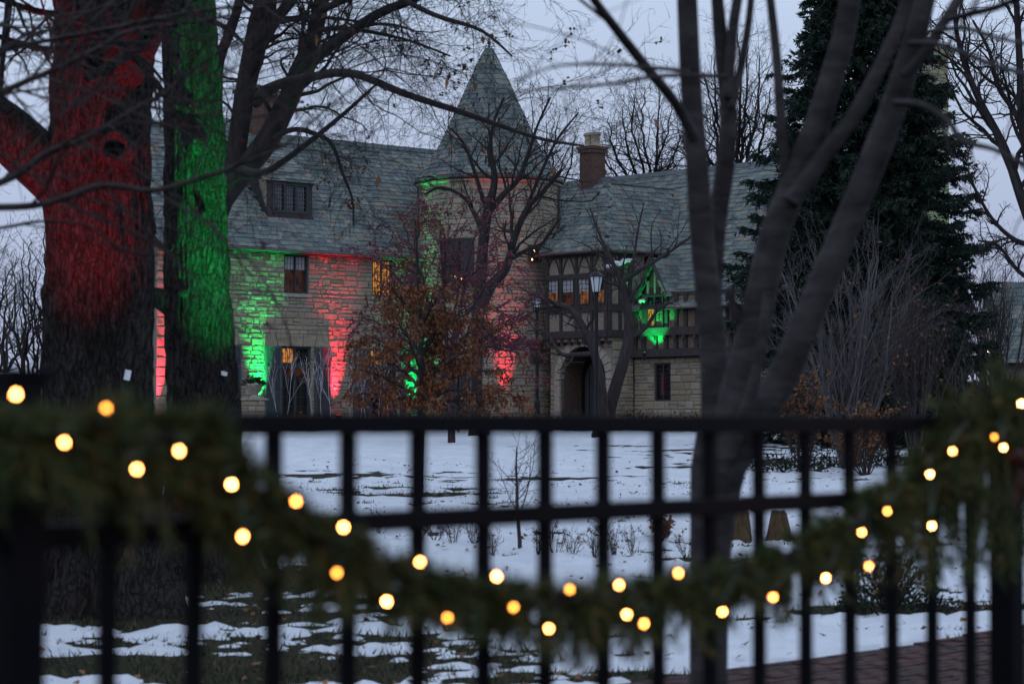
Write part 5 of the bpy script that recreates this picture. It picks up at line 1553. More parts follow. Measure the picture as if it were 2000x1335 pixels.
limb(out, [(1995, 385, 5.8), (1955, 290, 4.3), (1925, 220, 3.6), (1880, 130, 2.2), (1835, 125, 1.4)], DF - .6, 1, PF, R, 12, .2)
limb(out, [(2030, 480, 6.5), (1985, 470, 5.0), (1940, 430, 3.6), (1905, 370, 2.9), (1890, 330, 1.8)], DF, 1, PF, R, 13, .15)
limb(out, [(2040, 560, 5.8), (1990, 530, 4.3), (1950, 480, 2.9), (1910, 470, 1.8)], DF, 1, PF, R, 11, .15)
finish_tree(tf, out, M['bark_dark'], split=(0, 1))

# background trees
PB = dict(seg=[8, 7, 6, 5, 4], kids=[6, 6, 5, 4], ang=[48, 50, 48, 46], lr=[.55, .55, .55, .55], rr=[.5, .55, .55, .6], wob=[.18, .34, .4, .42, .42], up=[.10, .10, .07, .04], t0=[.25, .15, .1, .1], max=4, tip=.3, rmin=.0075)
def far_tree(x, ytop, yfork, d, spread, seed, label, group=None, n=8, lean=0.0, mat='bark_dark', P=PB, width=8, name='deciduous_tree'):
    R = random.Random(seed); b = px(x, 830, d); zb = float(gbase(np.array(d)))
    t = thing(name, (b.x, d, zb), label, 'tree', group)
    out = {}; fork = px(x + lean * .4, yfork, d)
    out[0] = [catmull([V((b.x, d, zb - .1)), V((b.x, d, zb)).lerp(fork, .5) + V((R.uniform(-.2, .2), 0, 0)), fork], [width * d / FPX * 1.4, width * d / FPX, width * d / FPX * .85], 4)]
    for k in range(n):
        a = (k + .5) / n * 2 - 1; ex = x + lean + a * spread; ey = ytop + (yfork - ytop) * (.62 * abs(a) ** 1.6) + R.uniform(-10, 25)
        dd = d + R.uniform(-3.5, 3.5)
        limb(out, [(x + lean * .4, yfork + R.uniform(-8, 40), width * .6), (x + lean * .5 + a * spread * .45 + R.uniform(-8, 8), yfork - (yfork - ey) * .30, width * .45), (x + lean + a * spread * .8 + R.uniform(-10, 10), yfork - (yfork - ey) * .66, width * .3), (ex, ey, width * .12)], d, 1, P, R, 13 if width > 5 else 8, .2, jit=.07, d1=dd)
    finish_tree(t, out, M[mat], split=(0, 1))
PBC = dict(PB, lr=[.36, .5, .55, .5], kids=[8, 9, 7, 4], rmin=.0065)
far_tree(1262, 150, 400, 104, 110, 71, 'contorted bare tree rising behind the brick ridge chimney', n=9, P=PBC, width=6)
far_tree(1440, 70, 400, 108, 120, 72, 'contorted bare tree rising behind the roof beside the spruce', n=11, P=PBC, width=7.5)
far_tree(1080, 210, 420, 112, 80, 73, 'fine twigged bare tree behind the tower cone', n=6, P=dict(PBC, wob=[.15, .2, .25, .3, .3]), width=5)
PW = dict(PB, wob=[.12, .2, .25, .28, .3], lr=[.4, .5, .5, .5], kids=[6, 5, 4, 2], rmin=.008, seg=[6, 6, 5, 4, 3])
for i, (x, yt, yf, d, s) in enumerate(((-40, 400, 650, 92, 90), (45, 470, 690, 100, 60), (88, 420, 660, 96, 70), (10, 520, 720, 120, 60), (120, 480, 690, 118, 70), (62, 560, 740, 135, 60), (-10, 600, 750, 140, 70), (100, 590, 750, 142, 60))):
    far_tree(x, yt, yf, d, s, 80 + i, 'bare tree in the woods beyond the parked car', 'woods beyond the parked car', n=5, P=PW, width=5)

# ---- spruce
DS = 57.0
xs_ = px(1682, 800, DS).x; zb = gz(xs_, DS)
spr = thing('spruce_tree', (xs_, DS, zb), 'tall dark spruce with layered drooping boughs', 'tree')
R = random.Random(91); g = np.random.default_rng(91)
ztop = px(1690, -420, DS).z
m = MB(spr.location); m.tube([V((xs_, DS, zb - .1)), V((xs_, DS, (zb + ztop) / 2)), V((xs_, DS, ztop))], [.26, .16, .02], 10); m.build('trunk', M['bark_dark'], spr)
rz_y = [-420, -100, 0, 100, 300, 500, 700, 860]; rz_r = [4, 88, 122, 160, 212, 245, 270, 265]
stems = []; NP = []; ND = []
z = zb + .5
while z < ztop - .2:
    ypx = 828 - (z - 1.5) * FPX / DS
    rad = float(np.interp(ypx, rz_y, rz_r)) * DS / FPX
    nb = 13 if rad > 1.2 else 10
    a0 = R.uniform(0, 6.28)
    for k in range(nb):
        a = a0 + 2 * math.pi * (k + R.uniform(-.3, .3)) / nb; L = rad * R.uniform(.68, 1.12)
        if R.random() < .06: continue
        e = np.array([math.cos(a), math.sin(a), 0]); side = np.array([-math.sin(a), math.cos(a), 0])
        t = np.linspace(0, 1, 9); droop = -(.46 * L) * np.sin(t * 1.9) * t + .20 * L * t ** 3
        P_ = np.array([xs_, DS, z]) + e[None] * (t * L)[:, None] + np.array([0, 0, 1.])[None] * droop[:, None]
        stems.append(([tuple(p) for p in P_], list(.028 * (1 - t * .8) * L / 2.5 + .003)))
        nt_ = int(56 * L / 2.4) + 12
        for j in range(nt_):
            tt = .18 + .82 * (j + R.random()) / nt_; base_ = np.array([np.interp(tt, t, P_[:, q]) for q in range(3)])
            sg = R.choice((-1, 1)); tl = (.50 * (1 - tt) + .24) * R.uniform(.7, 1.25) * min(1, L / 1.6 + .3)
            dr = e * R.uniform(.45, 1.0) + side * sg * R.uniform(.25, .9) + np.array([0, 0, R.uniform(-.9, .05)]); dr /= np.linalg.norm(dr)
            stems.append(([tuple(base_), tuple(base_ + dr * tl)], [.006, .003]))
            kn = int(9 + 21 * tl); ts = g.random(kn)
            pp = base_ + dr[None] * (ts * tl)[:, None] + g.normal(0, .012, (kn, 3)); rd = g.normal(size=(kn, 3)); rd -= (rd @ dr)[:, None] * dr
            rd /= np.linalg.norm(rd, axis=1, keepdims=True); NP.append(pp); ND.append(dr[None] * .75 + rd * .75)
    z += R.uniform(.17, .29)
stems = [q for q in stems if len(q[0]) > 2 or (q[0][0][1] < DS and R.random() < .4)]
link('boughs', tubes_mesh('boughs', stems, spr.location), M['bark_dark'], spr)['kind'] = 'stuff'
NP = np.vstack(NP); ND = np.vstack(ND)
vis_ = NP[:, 1] < DS + .3
NP, ND = NP[vis_], ND[vis_]
def needle_mesh(name, P_, D_, L, w, mat, parent, seed=3):
    g = np.random.default_rng(seed); n = len(P_); D_ = D_ / np.linalg.norm(D_, axis=1, keepdims=True)
    q = g.normal(size=(n, 3)); s = np.cross(D_, q); s /= np.linalg.norm(s, axis=1, keepdims=True)
    P_ = P_ - np.array(parent.location); ll = L * g.uniform(.7, 1.3, (n, 1))
    vs = np.stack([P_ + s * w, P_ - s * w, P_ + D_ * ll], 1).reshape(-1, 3)
    o = link(name, fast_mesh(name, vs, np.arange(3 * n).reshape(-1, 3), g.random(n)), mat, parent); o['kind'] = 'stuff'; return o
needle_mesh('needles', NP, ND, .12, .024, M['needle'], spr)
TRI[0] += len(NP)

# ---- pale shrub and other shrubs
def stem_shrub(name, x, y, hpx, wpx, n, mat, label, seed, d=None, kids=6, r0=2.4, cat='shrub', group=None, wob=.10, P=None, leaf=None, nleaf=0, leafsize=.05):
    R = random.Random(seed)
    if d is None: b = ground_px(x, y)
    else: b = V((px(x, y, d).x, d, gz(px(x, y, d).x, d)))
    d = b.y; sc = d / FPX
    t = thing(name, b, label, cat, group)
    out = {}
    PS = P or dict(seg=[7, 6, 5, 3], kids=[kids, 4, 3], ang=[28, 30, 32], lr=[.55, .5, .5], rr=[.55, .6, .6], wob=[wob, wob * 1.3, wob * 1.5, wob * 1.6], up=[.05, .05, .04], t0=[.25, .15, .1], max=3, tip=.35, rmin=.0022 * d / 40)
    for k in range(n):
        a = R.uniform(0, 6.28); s = R.uniform(.05, 1) * wpx / hpx
        dr = nrm((math.cos(a) * s, math.sin(a) * s, 1)); q = (b.x + math.cos(a) * .03 * wpx * sc, b.y + math.sin(a) * .03 * wpx * sc, b.z - .02)
        grow(out, q, dr, hpx * sc * R.uniform(.75, 1.1), r0 * sc * R.uniform(.7, 1.2), 0, PS, R)
    finish_tree(t, out, M[mat], ('stem', 'branch', 'twigs'), split=(0, 1))
    if leaf:
        P_, D_ = twig_points(out, [1, 2] if 2 in out else [0, 1], nleaf, R); cards('leaves', t, P_, np.array([(0, 0, -.3)]) + nrng.normal(0, .6, P_.shape), leafsize, leafsize * .55, M[leaf], .5, seed=seed)
    return t
stem_shrub('bare_shrub', 1655, 900, 390, 190, 30, 'bark_pale', 'large vase shaped shrub with pale grey stems before the spruce', 101, d=43, wob=.17, kids=7, r0=3.4, leaf='tanleaf', nleaf=150, leafsize=.09)
stem_shrub('bare_shrub', 1790, 905, 330, 120, 16, 'bark_mid', 'brownish twiggy shrub next to the pale grey stemmed one', 102, d=42, kids=7, r0=2.6, leaf='tanleaf', nleaf=160, leafsize=.08)
stem_shrub('bare_shrub', 1570, 895, 170, 90, 16, 'bark_mid', 'low brown leafed shrub at the foot of the pale grey stems', 103, d=41, kids=6, r0=2.0, leaf='tanleaf', nleaf=700, leafsize=.08)
stem_shrub('bare_shrub', 1690, 900, 130, 120, 16, 'bark_mid', 'low shrub of dry tan leaves under the spruce', 104, d=40, kids=6, r0=2.0, leaf='tanleaf', nleaf=800, leafsize=.08)
stem_shrub('bare_shrub', 1890, 940, 260, 120, 14, 'bark_mid', 'loose bare shrub between the spruce and the right hand fence post', 105, d=33, kids=6, r0=2.4)
stem_shrub('bare_shrub', 1955, 870, 300, 150, 22, 'bark_mid', 'dense dusky thicket hiding the far outbuilding', 106, d=74, kids=7, r0=2.4)
stem_shrub('bare_shrub', 1860, 880, 330, 110, 18, 'bark_mid', 'dusky upright shrub at the right foot of the spruce', 107, d=60, kids=7, r0=2.4)
# white painted branches along the house
i = 0
for x, h, d in ((546, 95, 75.8), (560, 110, 75.4), (612, 88, 76.4), (628, 112, 76.2), (646, 100, 76.6), (686, 90, 77.2), (704, 118, 77), (716, 100, 77.4), (738, 105, 78), (758, 95, 78.2), (776, 88, 78.4)):
    i += 1; b = V((px(x, 815, d).x, d, gz(px(x, 815, d).x, d)))
    R = random.Random(200 + i); t = thing('twig_tree', b, 'white painted branch standing before the ' + ('lit double door' if x < 620 else 'red lit stretch of house wall' if x < 695 else 'shuttered door near the tower'), 'branch', 'white branches by the lit door' if x < 620 else 'white branches by the red light' if x < 695 else 'white branches by the second door')
    out = {}; PWt = dict(seg=[7, 6, 4], kids=[6, 4], ang=[26, 26], lr=[.62, .5], rr=[.7, .7], wob=[.10, .12, .14], up=[.03, .05, .04], t0=[.25, .2], max=2, tip=.5, rmin=.0055)
    grow(out, (b.x, b.y, b.z), nrm((R.uniform(-.22, .22), R.uniform(-.1, .1), 1)), (h + 20) * d / FPX, .012, 0, PWt, R); finish_tree(t, out, M['white_twig'], ('stem', 'branch', 'twigs'), split=(0, 1))
# young sapling and dry stems in the snow
stem_shrub('sapling', 1015, 1078, 195, 30, 1, 'bark_mid', 'young bare sapling rising from the snow behind the fence', 111, kids=9, r0=5.0, wob=.08, cat='tree', P=dict(seg=[8, 7, 5, 4], kids=[13, 5, 4], ang=[52, 40, 38], lr=[.72, .5, .5], rr=[.42, .5, .6], wob=[.13, .14, .16, .18], up=[.06, .08, .06], t0=[.2, .2, .1], max=3, tip=.3, rmin=.0016))
for k, (x, y) in enumerate(((818, 1065), (850, 1063), (885, 1068), (925, 1062), (960, 1090), (1050, 1090), (1085, 1092), (1120, 1092), (1160, 1094), (1200, 1095), (1235, 1088), (1340, 1092), (740, 1050), (1075, 1060), (1180, 1062))):
    stem_shrub('dry_perennial', x, y, 58, 34, 7, 'bark_mid', 'clump of thin dry stems poking through the snow', 300 + k, kids=3, r0=1.1, wob=.2, cat='plant', group='dry stems in the snowy bed', leaf='tanleaf', nleaf=16, leafsize=.035)
stem_shrub('leafy_shrub', 1290, 1060, 55, 48, 10, 'bark_mid', 'small shrub with curled russet leaves in the snow', 121, kids=4, r0=1.5, wob=.15, leaf='tanleaf', nleaf=150, leafsize=.07)
stem_shrub('leafy_shrub', 1395, 1062, 60, 40, 8, 'bark_mid', 'russet leaved shrub beside the tapered stumps', 122, kids=4, r0=1.5, wob=.15, leaf='tanleaf', nleaf=110, leafsize=.07)
def leaf_mound(name, b, rx, ry, h, n, mat, label, seed, size=.05, cat='shrub', group=None, snow=0, nst=8):
    g = np.random.default_rng(seed); t = thing(name, b, label, cat, group)
    th_ = g.uniform(0, 6.28, n); rr = np.sqrt(g.random(n)); ph = g.random(n) ** .6
    lump = 1 + .22 * np.sin(th_ * 3 + seed) + .15 * np.sin(th_ * 7 + 2 * seed)
    q = np.sqrt(np.maximum(0, 1 - rr ** 2)) * (.75 + .3 * np.sin(th_ * 5 + rr * 6 + seed))
    P_ = np.stack([b.x + rx * rr * np.cos(th_) * lump, b.y + ry * rr * np.sin(th_) * lump, b.z + h * np.maximum(.05, q * ph)], 1)
    D_ = P_ - np.array([b.x, b.y, b.z - h * .3]); D_ = D_ / np.linalg.norm(D_, axis=1, keepdims=True) + g.normal(0, .5, P_.shape)
    cards('foliage', t, P_, D_, size, size * .5, M[mat], .3, seed=seed)
    m = MB(b); R = random.Random(seed)
    for k in range(nst):
        a = R.uniform(0, 6.28); q = R.uniform(.2, .9); m.tube([b, b + V((math.cos(a) * rx * q * .5, math.sin(a) * ry * q * .5, h * .55)), b + V((math.cos(a) * rx * q, math.sin(a) * ry * q, h * R.uniform(.7, 1.05)))], [.012 * h / .5, .008 * h / .5, .003], 5)
    m.build('stems', M['bark_dark'], t)
    if snow:
        k = g.choice(n, snow); blobs('snow_clumps', t, P_[k] + np.array([0, 0, .02]), .03, M['snowpatch'], seed)
    return t
R = random.Random(7)
x = 462
k = 0
while x < 1372:
    d = 66.5 + R.uniform(-.6, .6); b = V((px(x, 830, d).x, d, gz(px(x, 830, d).x, d)))
    ev = R.random() < .6
    o = leaf_mound('low_shrub', b, R.uniform(.45, .7), .5, R.uniform(.42, .62), 420, 'evergreen' if ev else 'tanleaf', None, 400 + k, .09); tag(o, 'low dark evergreen shrub in the bed along the house front' if ev else 'low shrub of dry tan leaves in the bed along the house front', 'shrub', 'evergreens along the house front' if ev else 'dry shrubs along the house front'); x += R.uniform(34, 52); k += 1
for (x, y, rx, h, sd, lab) in ((1530, 925, .75, .42, 1, 'low evergreen flecked with snow behind the near tree'), (1625, 915, .8, .4, 2, 'low evergreen flecked with snow under the pale shrub'), (1715, 912, .7, .4, 3, 'low evergreen flecked with snow towards the right fence post')):
    b = ground_px(x, y); leaf_mound('low_evergreen', b, rx, .5, h, 900, 'evergreen', lab, 500 + sd, .06, snow=60)
b = ground_px(1735, 1200); leaf_mound('low_shrub', b, .42, .3, .42, 1800, 'evergreen', 'dark rounded shrub in a bare patch by the brick path', 511, .04, nst=26)
stem_shrub('bare_shrub', 1735, 1200, 130, 120, 26, 'bark_dark', 'dark upright stems rising from the rounded shrub by the brick path', 512, kids=3, r0=1.6, wob=.12, leaf='tanleaf', nleaf=120, leafsize=.05)
for (x, y, wb, wt, hh) in ((1447, 1062, 26, 17, 72), (1520, 1060, 26, 15, 66)):
    b = ground_px(x, y); s_ = b.y / FPX; m = MB(); m.lathe((0, 0, -.02), [(wb * s_ * 1.12, 0), (wb * s_, .03), (wb * s_ * .82, hh * s_ * .45), (wt * s_, hh * s_ * .92), (wt * s_ * .8, hh * s_)], 14)
    o = m.build('stump', M['tanleaf'] if False else bpy.data.materials.get('stump_bark') or bark_mat('stump_bark', (.05, .032, .018), (.15, .10, .055), 3, .8), None, True); o.location = b; tag(o, 'short tapered brown stump close to the smooth grey multi-stemmed trunk' if x < 1500 else 'short tapered brown stump farther from the smooth grey multi-stemmed trunk', 'stump')

# ------------------------------------------------------------------ street furniture, car, far house, pots
def lamp_post(x, ytop, d, label, zbase=None, hw=3.2):
    s = d / FPX; b = px(x, 800, d); zb_ = gz(b.x, d) if zbase is None else zbase; b = V((b.x, d, zb_)); ht = px(x, ytop, d).z - zb_
    t = thing('lamp_post', b, label, 'lamp post', 'black lamp posts before the house')
    m = MB(); r = .055
    m.lathe((0, 0, 0), [(.13, 0), (.13, .12), (.10, .20), (.085, .55), (.07, .60), (r, .66), (r * .85, ht - .95), (.05, ht - .72), (.075, ht - .70), (.075, ht - .66), (.035, ht - .60)], 14); m.build('post', M['iron'], t, False)
    m = MB(); m.lathe((0, 0, ht - .60), [(.085, 0), (.155, .40)], 6, False); m.build('glass', M['frost'], t)
    m = MB()
    for k in range(6):
        a = 2 * math.pi * k / 6; m.tube([V((.088 * math.cos(a), .088 * math.sin(a), ht - .60)), V((.16 * math.cos(a), .16 * math.sin(a), ht - .20))], .010, 4)
    m.lathe((0, 0, ht - .21), [(.18, 0), (.19, .02), (.10, .10), (.05, .13), (.03, .17), (.012, .23)], 12); m.lathe((0, 0, ht - .62), [(.06, 0), (.095, .02), (.095, .035)], 12); m.build('lantern_frame', M['iron'], t)
M['frost'] = plain('frosted_glass', (.62, .66, .72), .35, .5, scale=5, var=.05)
lamp_post(1165, 524, 60, 'black lamp post with frosted lantern standing by the porch arch')
lamp_post(1049, 562, 73, 'black lamp post with frosted lantern beside the tower', 1.62)
lamp_post(769, 598, 74, 'black lamp post half hidden behind the copper leaved tree', 1.62)

# urn on a stone pier
pu = px(497, 790, 76.0); bu = V((pu.x, 76.0, gz(pu.x, 76)))
t = thing('stone_pier', bu, 'low stone pier beside the left door', 'pier'); zt_ = px(497, 781, 76).z - bu.z
m = MB(); m.box((0, 0, zt_ / 2), (.66, .5, zt_)); m.build('core', M['mortar'], t)
Fp = (V((-.36, -.26, 0)), V((1, 0, 0)), V((0, -1, 0))); emit_pieces('stone', 'small_stones', stone_pieces(Fp, gen_stones(0, .72, 0, zt_ - .01, [], .14, 71), 72), STONES, M['stone'], t, 12)
m = MB(); m.box((0, 0, zt_ + .03), (.84, .66, .06)); m.build('cap_stone', M['dressed_pale'], t)
t = thing('planter_urn', bu + V((0, 0, zt_ + .06)), 'pale stone urn of greenery on the low pier', 'urn')
m = MB(); m.lathe((0, 0, 0), [(.15, 0), (.15, .04), (.09, .08), (.10, .12), (.20, .22), (.27, .38), (.29, .44), (.27, .46), (.22, .44)], 18); m.build('urn', M['dressed_pale'], t, True)
g = np.random.default_rng(4); n = 500; D_ = g.normal(0, 1, (n, 3)); D_[:, 2] = np.abs(D_[:, 2]) * .7
P_ = np.array(t.location) + np.array([0, 0, .42]) + D_ * .13; cards('foliage', t, P_, D_ + np.array([0, 0, -.3]), .10, .04, M['evergreen'], .4, seed=9)

# parked car at the left, mostly hidden
DV = 45.0; bv_ = V((px(40, 828, DV).x - 1.95, DV, gz(px(40, 828, DV).x - 1.95, DV)))
car = thing('parked_car', bv_, 'pale grey parked car with its roof just above the garland', 'car')
M['carpaint'] = plain('car_paint', (.58, .60, .63), .35, .5, var=.05)
side = [(-2.4, .35), (-2.42, .75), (-2.3, .98), (-1.55, 1.05), (-.75, 1.62), (-.2, 1.72), (1.5, 1.72), (2.1, 1.60), (2.35, 1.05), (2.4, .40)]
m = MB()
n = len(side); 
rings = []
for yy, ins in ((-.92, 0.0), (-.90, .0), (.90, 0.0), (.92, 0.0)):
    rings.append([V((x_, yy * (1 - .10 * max(0, (z_ - 1.0)) / .7), z_ if abs(yy) < .91 else z_ - .03)) for x_, z_ in side])
vs = [p for rg in rings for p in rg]; fs = []
for i in range(3):
    for k in range(n): fs.append((i * n + k, i * n + (k + 1) % n, (i + 1) * n + (k + 1) % n, (i + 1) * n + k))
fs += [tuple(range(n)), tuple(range(4 * n - 1, 3 * n - 1, -1))]
m.add(vs, fs); body = m.build('body', M['carpaint'], car)
for pl in ([(-.72, 1.12), (-.35, 1.55), (.35, 1.58), (.35, 1.12)], [(.45, 1.12), (.45, 1.58), (1.25, 1.58), (1.25, 1.12)], [(1.35, 1.12), (1.35, 1.57), (1.85, 1.52), (2.08, 1.12)]):
    m = MB(); m.poly([V((a, -.915 + .08 * (z_ - 1.0), z_)) for a, z_ in pl], .012, (0, -1, 0)); m.build('side_window', M['glass'], body)
for xw in (-1.5, 1.45):
    for yw in (-.82, .82):
        m = MB(); S = 20
        for r_, w_, mat_ in ((.34, .11, 'iron'),):
            m.tube([V((xw, yw - .1, .34)), V((xw, yw + .1, .34))], .34, S)
        w_ = m.build('wheel', M['iron'], car)
        m = MB(); m.tube([V((xw, yw - .11, .34)), V((xw, yw + .11, .34))], .20, S); m.build('rim', M['carpaint'], w_)
for yw in (-.7, .7):
    m = MB(); m.box((-2.40, yw, .80), (.06, .28, .14)); m.build('headlight', M['frost'], body)
    m = MB(); m.box((2.34, yw, .98), (.06, .2, .24)); m.build('tail_light', M['red_curtain'], body)
m = MB(); m.box((.6, -.65, 1.75), (2.0, .05, .04)); m.box((.6, .65, 1.75), (2.0, .05, .04)); m.build('roof_rail', M['iron'], body)

# far outbuilding on the right
DB = 96.0; ob = V((px(2010, 828, DB).x, DB, 1.6))
hb = thing('outbuilding', ob, 'distant slate roofed outbuilding at the right edge with a glowing lamp', 'house', rz=math.radians(-8))
zr_ = px(1960, 543, DB).z - 1.6; ze_ = px(1960, 700, DB).z - 1.6; xl = px(1930, 700, DB).x - ob.x
m = MB(); m.box((xl + 4.2, 2.6, ze_ / 2), (7.6, 5, ze_)); m.build('wall', M['mortar'], hb)
A_ = V((xl, -.4, ze_ - .2)); B_ = V((xl + 8.6, -.4, ze_ - .2)); C_ = V((xl + 8.6, 2.6, zr_)); D2 = V((xl, 2.6, zr_)); E_ = V((xl, 5.6, ze_ - .2)); G_ = V((xl + 8.6, 5.6, ze_ - .2))
m = MB(); m.add([A_, B_, C_, D2, E_, G_], [(0, 1, 2, 3), (3, 2, 5, 4), (0, 3, 4), (1, 5, 2), (0, 4, 5, 1)]); rf = m.build('roof', M['roofdeck'], hb)
emit_pieces('slate', 'small_slates', slate_pieces(A_, V((1, 0, 0)), (D2 - A_).normalized(), [(0, 0), (8.6, 0), (8.6, (D2 - A_).length), (0, (D2 - A_).length)], .25, 81), SLATES, M['slate'], rf, 0)
m = MB(); lp = px(1930, 687, DB - 1.2) - ob; lp = Matrix.Rotation(math.radians(8), 3, 'Z') @ lp
m.lathe((lp.x, lp.y, lp.z), [(.015, -.07), (.06, -.03), (.06, .03), (.015, .07)], 10); wl_ = m.build('wall_lamp', M['porch_bulb'], hb)
m = MB(); m.tube([V((lp.x, lp.y, lp.z + .12)), V((lp.x, lp.y + .6, lp.z + .2)), V((lp.x, lp.y + 1.0, lp.z + .1))], .025, 6); m.build('lamp_arm', M['iron'], wl_)

# ------------------------------------------------------------------ coloured uplights
def uplight(p, aim, color, watts, deg, label, size=.10, blend=.6, rad=.05):
    p = V(p); aim = V(aim); d = (aim - p).normalized(); t = thing('uplight', p, label, 'floodlight', 'coloured uplights')
    lens = M['lens_green'] if color[1] > color[0] else M['lens_red']
    q = d * (size * 1.5); base_ = V((0, 0, .10))
    m = MB(); m.tube([base_ - d * size * .4, base_ + d * size * .2, base_ + d * size * 1.1], [size * .5, size * .85, size * .9], 14); h = m.build('housing', M['iron'], t)
    m = MB(); m.tube([base_ + d * size * 1.1, base_ + d * size * 1.16], size * .8, 14); m.build('lens', lens, h)
    m = MB(); m.tube([V((0, 0, -.08)), V((0, 0, .08))], .02, 8); m.lathe((0, 0, -.01), [(.09, 0), (.09, .015), (.03, .03)], 12); m.build('ground_spike', M['iron'], t)
    ld = bpy.data.lights.new('uplight_lamp', 'SPOT'); ld.energy = watts; ld.color = color; ld.spot_size = math.radians(deg); ld.spot_blend = blend; ld.shadow_soft_size = rad
    lo = bpy.data.objects.new('uplight_lamp', ld); col.objects.link(lo); lo.parent = t; lo.location = base_ + d * size * 1.35
    lo.rotation_euler = d.to_track_quat('-Z', 'Y').to_euler()
    return t
GRN = (0.0, 1.0, 0.16); RED = (1.0, 0.02, 0.05)
def on_wall(F, x, n, z): u = W(F, x, 790)[0]; return m2w(F[0] + F[1] * u + F[2] * n + Zv * z)
def up_wall(F, x, color, w, lab, n=.28, z=.0, deg=38):
    p = on_wall(F, x, n, z); a = on_wall(F, x, 0, z + 4.6); uplight(p, a, color, w, deg, lab, blend=1.0)
up_wall(FL, 503, GRN, 5200, 'uplight throwing green up the wall left of the lit door')
up_wall(FL, 652, RED, 5200, 'uplight throwing red up the wall between the two doors')
up_wall(FL, 304, RED, 5200, 'uplight throwing red up the wall seen between the two big trunks')
up_wall(FL, 800, GRN, 5200, 'uplight throwing green up the wall next to the tower')
F, ph = tframe(852); p = m2w(F[0] + F[2] * .32); uplight(p, m2w(F[0] + Zv * 7.5), GRN, 2300, 22, 'uplight throwing a green stripe up the left of the tower', blend=1.0)
F, ph = tframe(985); p = m2w(F[0] + F[2] * .34); uplight(p, m2w(F[0] + Zv * 6.5), RED, 2600, 34, 'uplight throwing red up the middle of the tower', blend=1.0)
# at the gallery: fixed on the jetty beam
u_ = W(FR, 1291, 690)[0]; p = m2w(FR[0] + FR[1] * u_ + FR[2] * .80 + Zv * (zr['b0'] - .05)); uplight(p, m2w(FR[0] + FR[1] * (u_ - .1) + FR[2] * -.1 + Zv * (zr['b0'] + 1.7)), GRN, 430, 82, 'uplight on the beam throwing green over the gallery dormer', .07)
p2 = m2w(FR[0] + FR[1] * (u_ + .1) + FR[2] * .9 + Zv * (ZG - .12)); 
# behind the spruce at the gable chimney
p = m2w(V((REND + 1.3, CHY - 1.2, 0))); uplight(p, m2w(V((CHX + .45, CHY, 8.5))), GRN, 2600, 34, 'uplight throwing green on the tall gable chimney')
# big trunks
p = ground_px(36, 1275); uplight(p, px(172, 190, DR - .3), RED, 2100, 36, 'uplight in the grass before the red lit trunk', .06, 1.0)
p = ground_px(668, 1165); uplight(p, px(396, 300, DG - .1), GRN, 3900, 36, 'uplight in the grass right of the green lit trunk', .06, 1.0)

# ------------------------------------------------------------------ fence, garland, lights
FO = V((-0.268, 3.335, 0)); FDIR = V((0.645, 0.764, 0)).normalized(); FN = V((FDIR.y, -FDIR.x, 0)); 
SP_ = .1445; S0 = -.084
def fpt(s, z, n=0.0): return V((FO.x + FDIR.x * s + FN.x * n, FO.y + FDIR.y * s + FN.y * n, z))
def fence_px(x, y, n=0.0):
    """photo pixel on the fence plane, n towards the camera side"""
    r_ = ray(x, y); O_ = FO + FN * n; t = O_.dot(FN) / r_.dot(FN); p = V((0, 0, CAMZ)) + r_ * t
    return p
fence = thing('iron_fence', fpt(S0 - 3 * SP_, 0), 'black metal picket fence draped with a lit garland', 'fence')
def fb(s0, s1, z0, z1, w, name):
    m = MB(fence.location); a = fpt(s0, 0); b = fpt(s1, 0)
    pts = []
    for z in (z0, z1):
        for p_, n_ in ((a, -w / 2), (b, -w / 2), (b, w / 2), (a, w / 2)): pts.append(V((p_.x + FN.x * n_, p_.y + FN.y * n_, z)))
    m.hexa(pts)
    o = m.build(name, M['fence'], fence)
    bv = o.modifiers.new('edge', 'BEVEL'); bv.width = .002; bv.segments = 2
    return o
TOPZ = 1.5
ends = (S0 - 3 * SP_, S0 + 14 * SP_)
for pn in (-20, -3, 14, 31):
    s_ = S0 + pn * SP_; fb(s_ - .026, s_ + .026, 0, TOPZ + .055, .052, 'post')
    fb(s_ - .031, s_ + .031, TOPZ + .055, TOPZ + .068, .062, 'post_cap')
for k in (-20, -3, 14):
    a = S0 + k * SP_ + .026; b = S0 + (k + 17) * SP_ - .026
    fb(a, b, TOPZ - .0145, TOPZ + .0145, .032, 'top_rail'); fb(a, b, TOPZ - .137 - .0145, TOPZ - .137 + .0145, .032, 'middle_rail'); fb(a, b, .10, .13, .030, 'bottom_rail')
    for j in range(1, 17):
        s_ = S0 + (k + j) * SP_; fb(s_ - .0095, s_ + .0095, .05, TOPZ - .0145, .019, 'picket')
GP = [(-420, 900, 70), (-150, 820, 72), (0, 846, 62), (120, 850, 60), (250, 850, 64), (350, 862, 70), (430, 906, 66), (520, 985, 52), (640, 1056, 44), (780, 1120, 38), (900, 1154, 38), (1050, 1176, 40), (1200, 1170, 38), (1350, 1140, 38), (1480, 1106, 40), (1600, 1060, 44), (1700, 1000, 50), (1790, 940, 56), (1870, 862, 64), (1950, 800, 66), (2050, 790, 68), (2200, 900, 60)]
garl = thing('pine_garland', fpt(ends[0], TOPZ), 'swagged evergreen garland hung along the black fence', 'garland')
gp = []; gr = []
for x, y, w in GP:
    p = fence_px(x, y, .045); gp.append(p); gr.append(w * p.y / FPX)
cpts, crad = catmull(gp, gr, 10)
m = MB(garl.location); m.tube(cpts, .011, 6); m.build('rope', M['bark_dark'], garl)
R = random.Random(77); g = np.random.default_rng(77); NP = []; ND = []; st = []
n = len(cpts); NSP = 1350
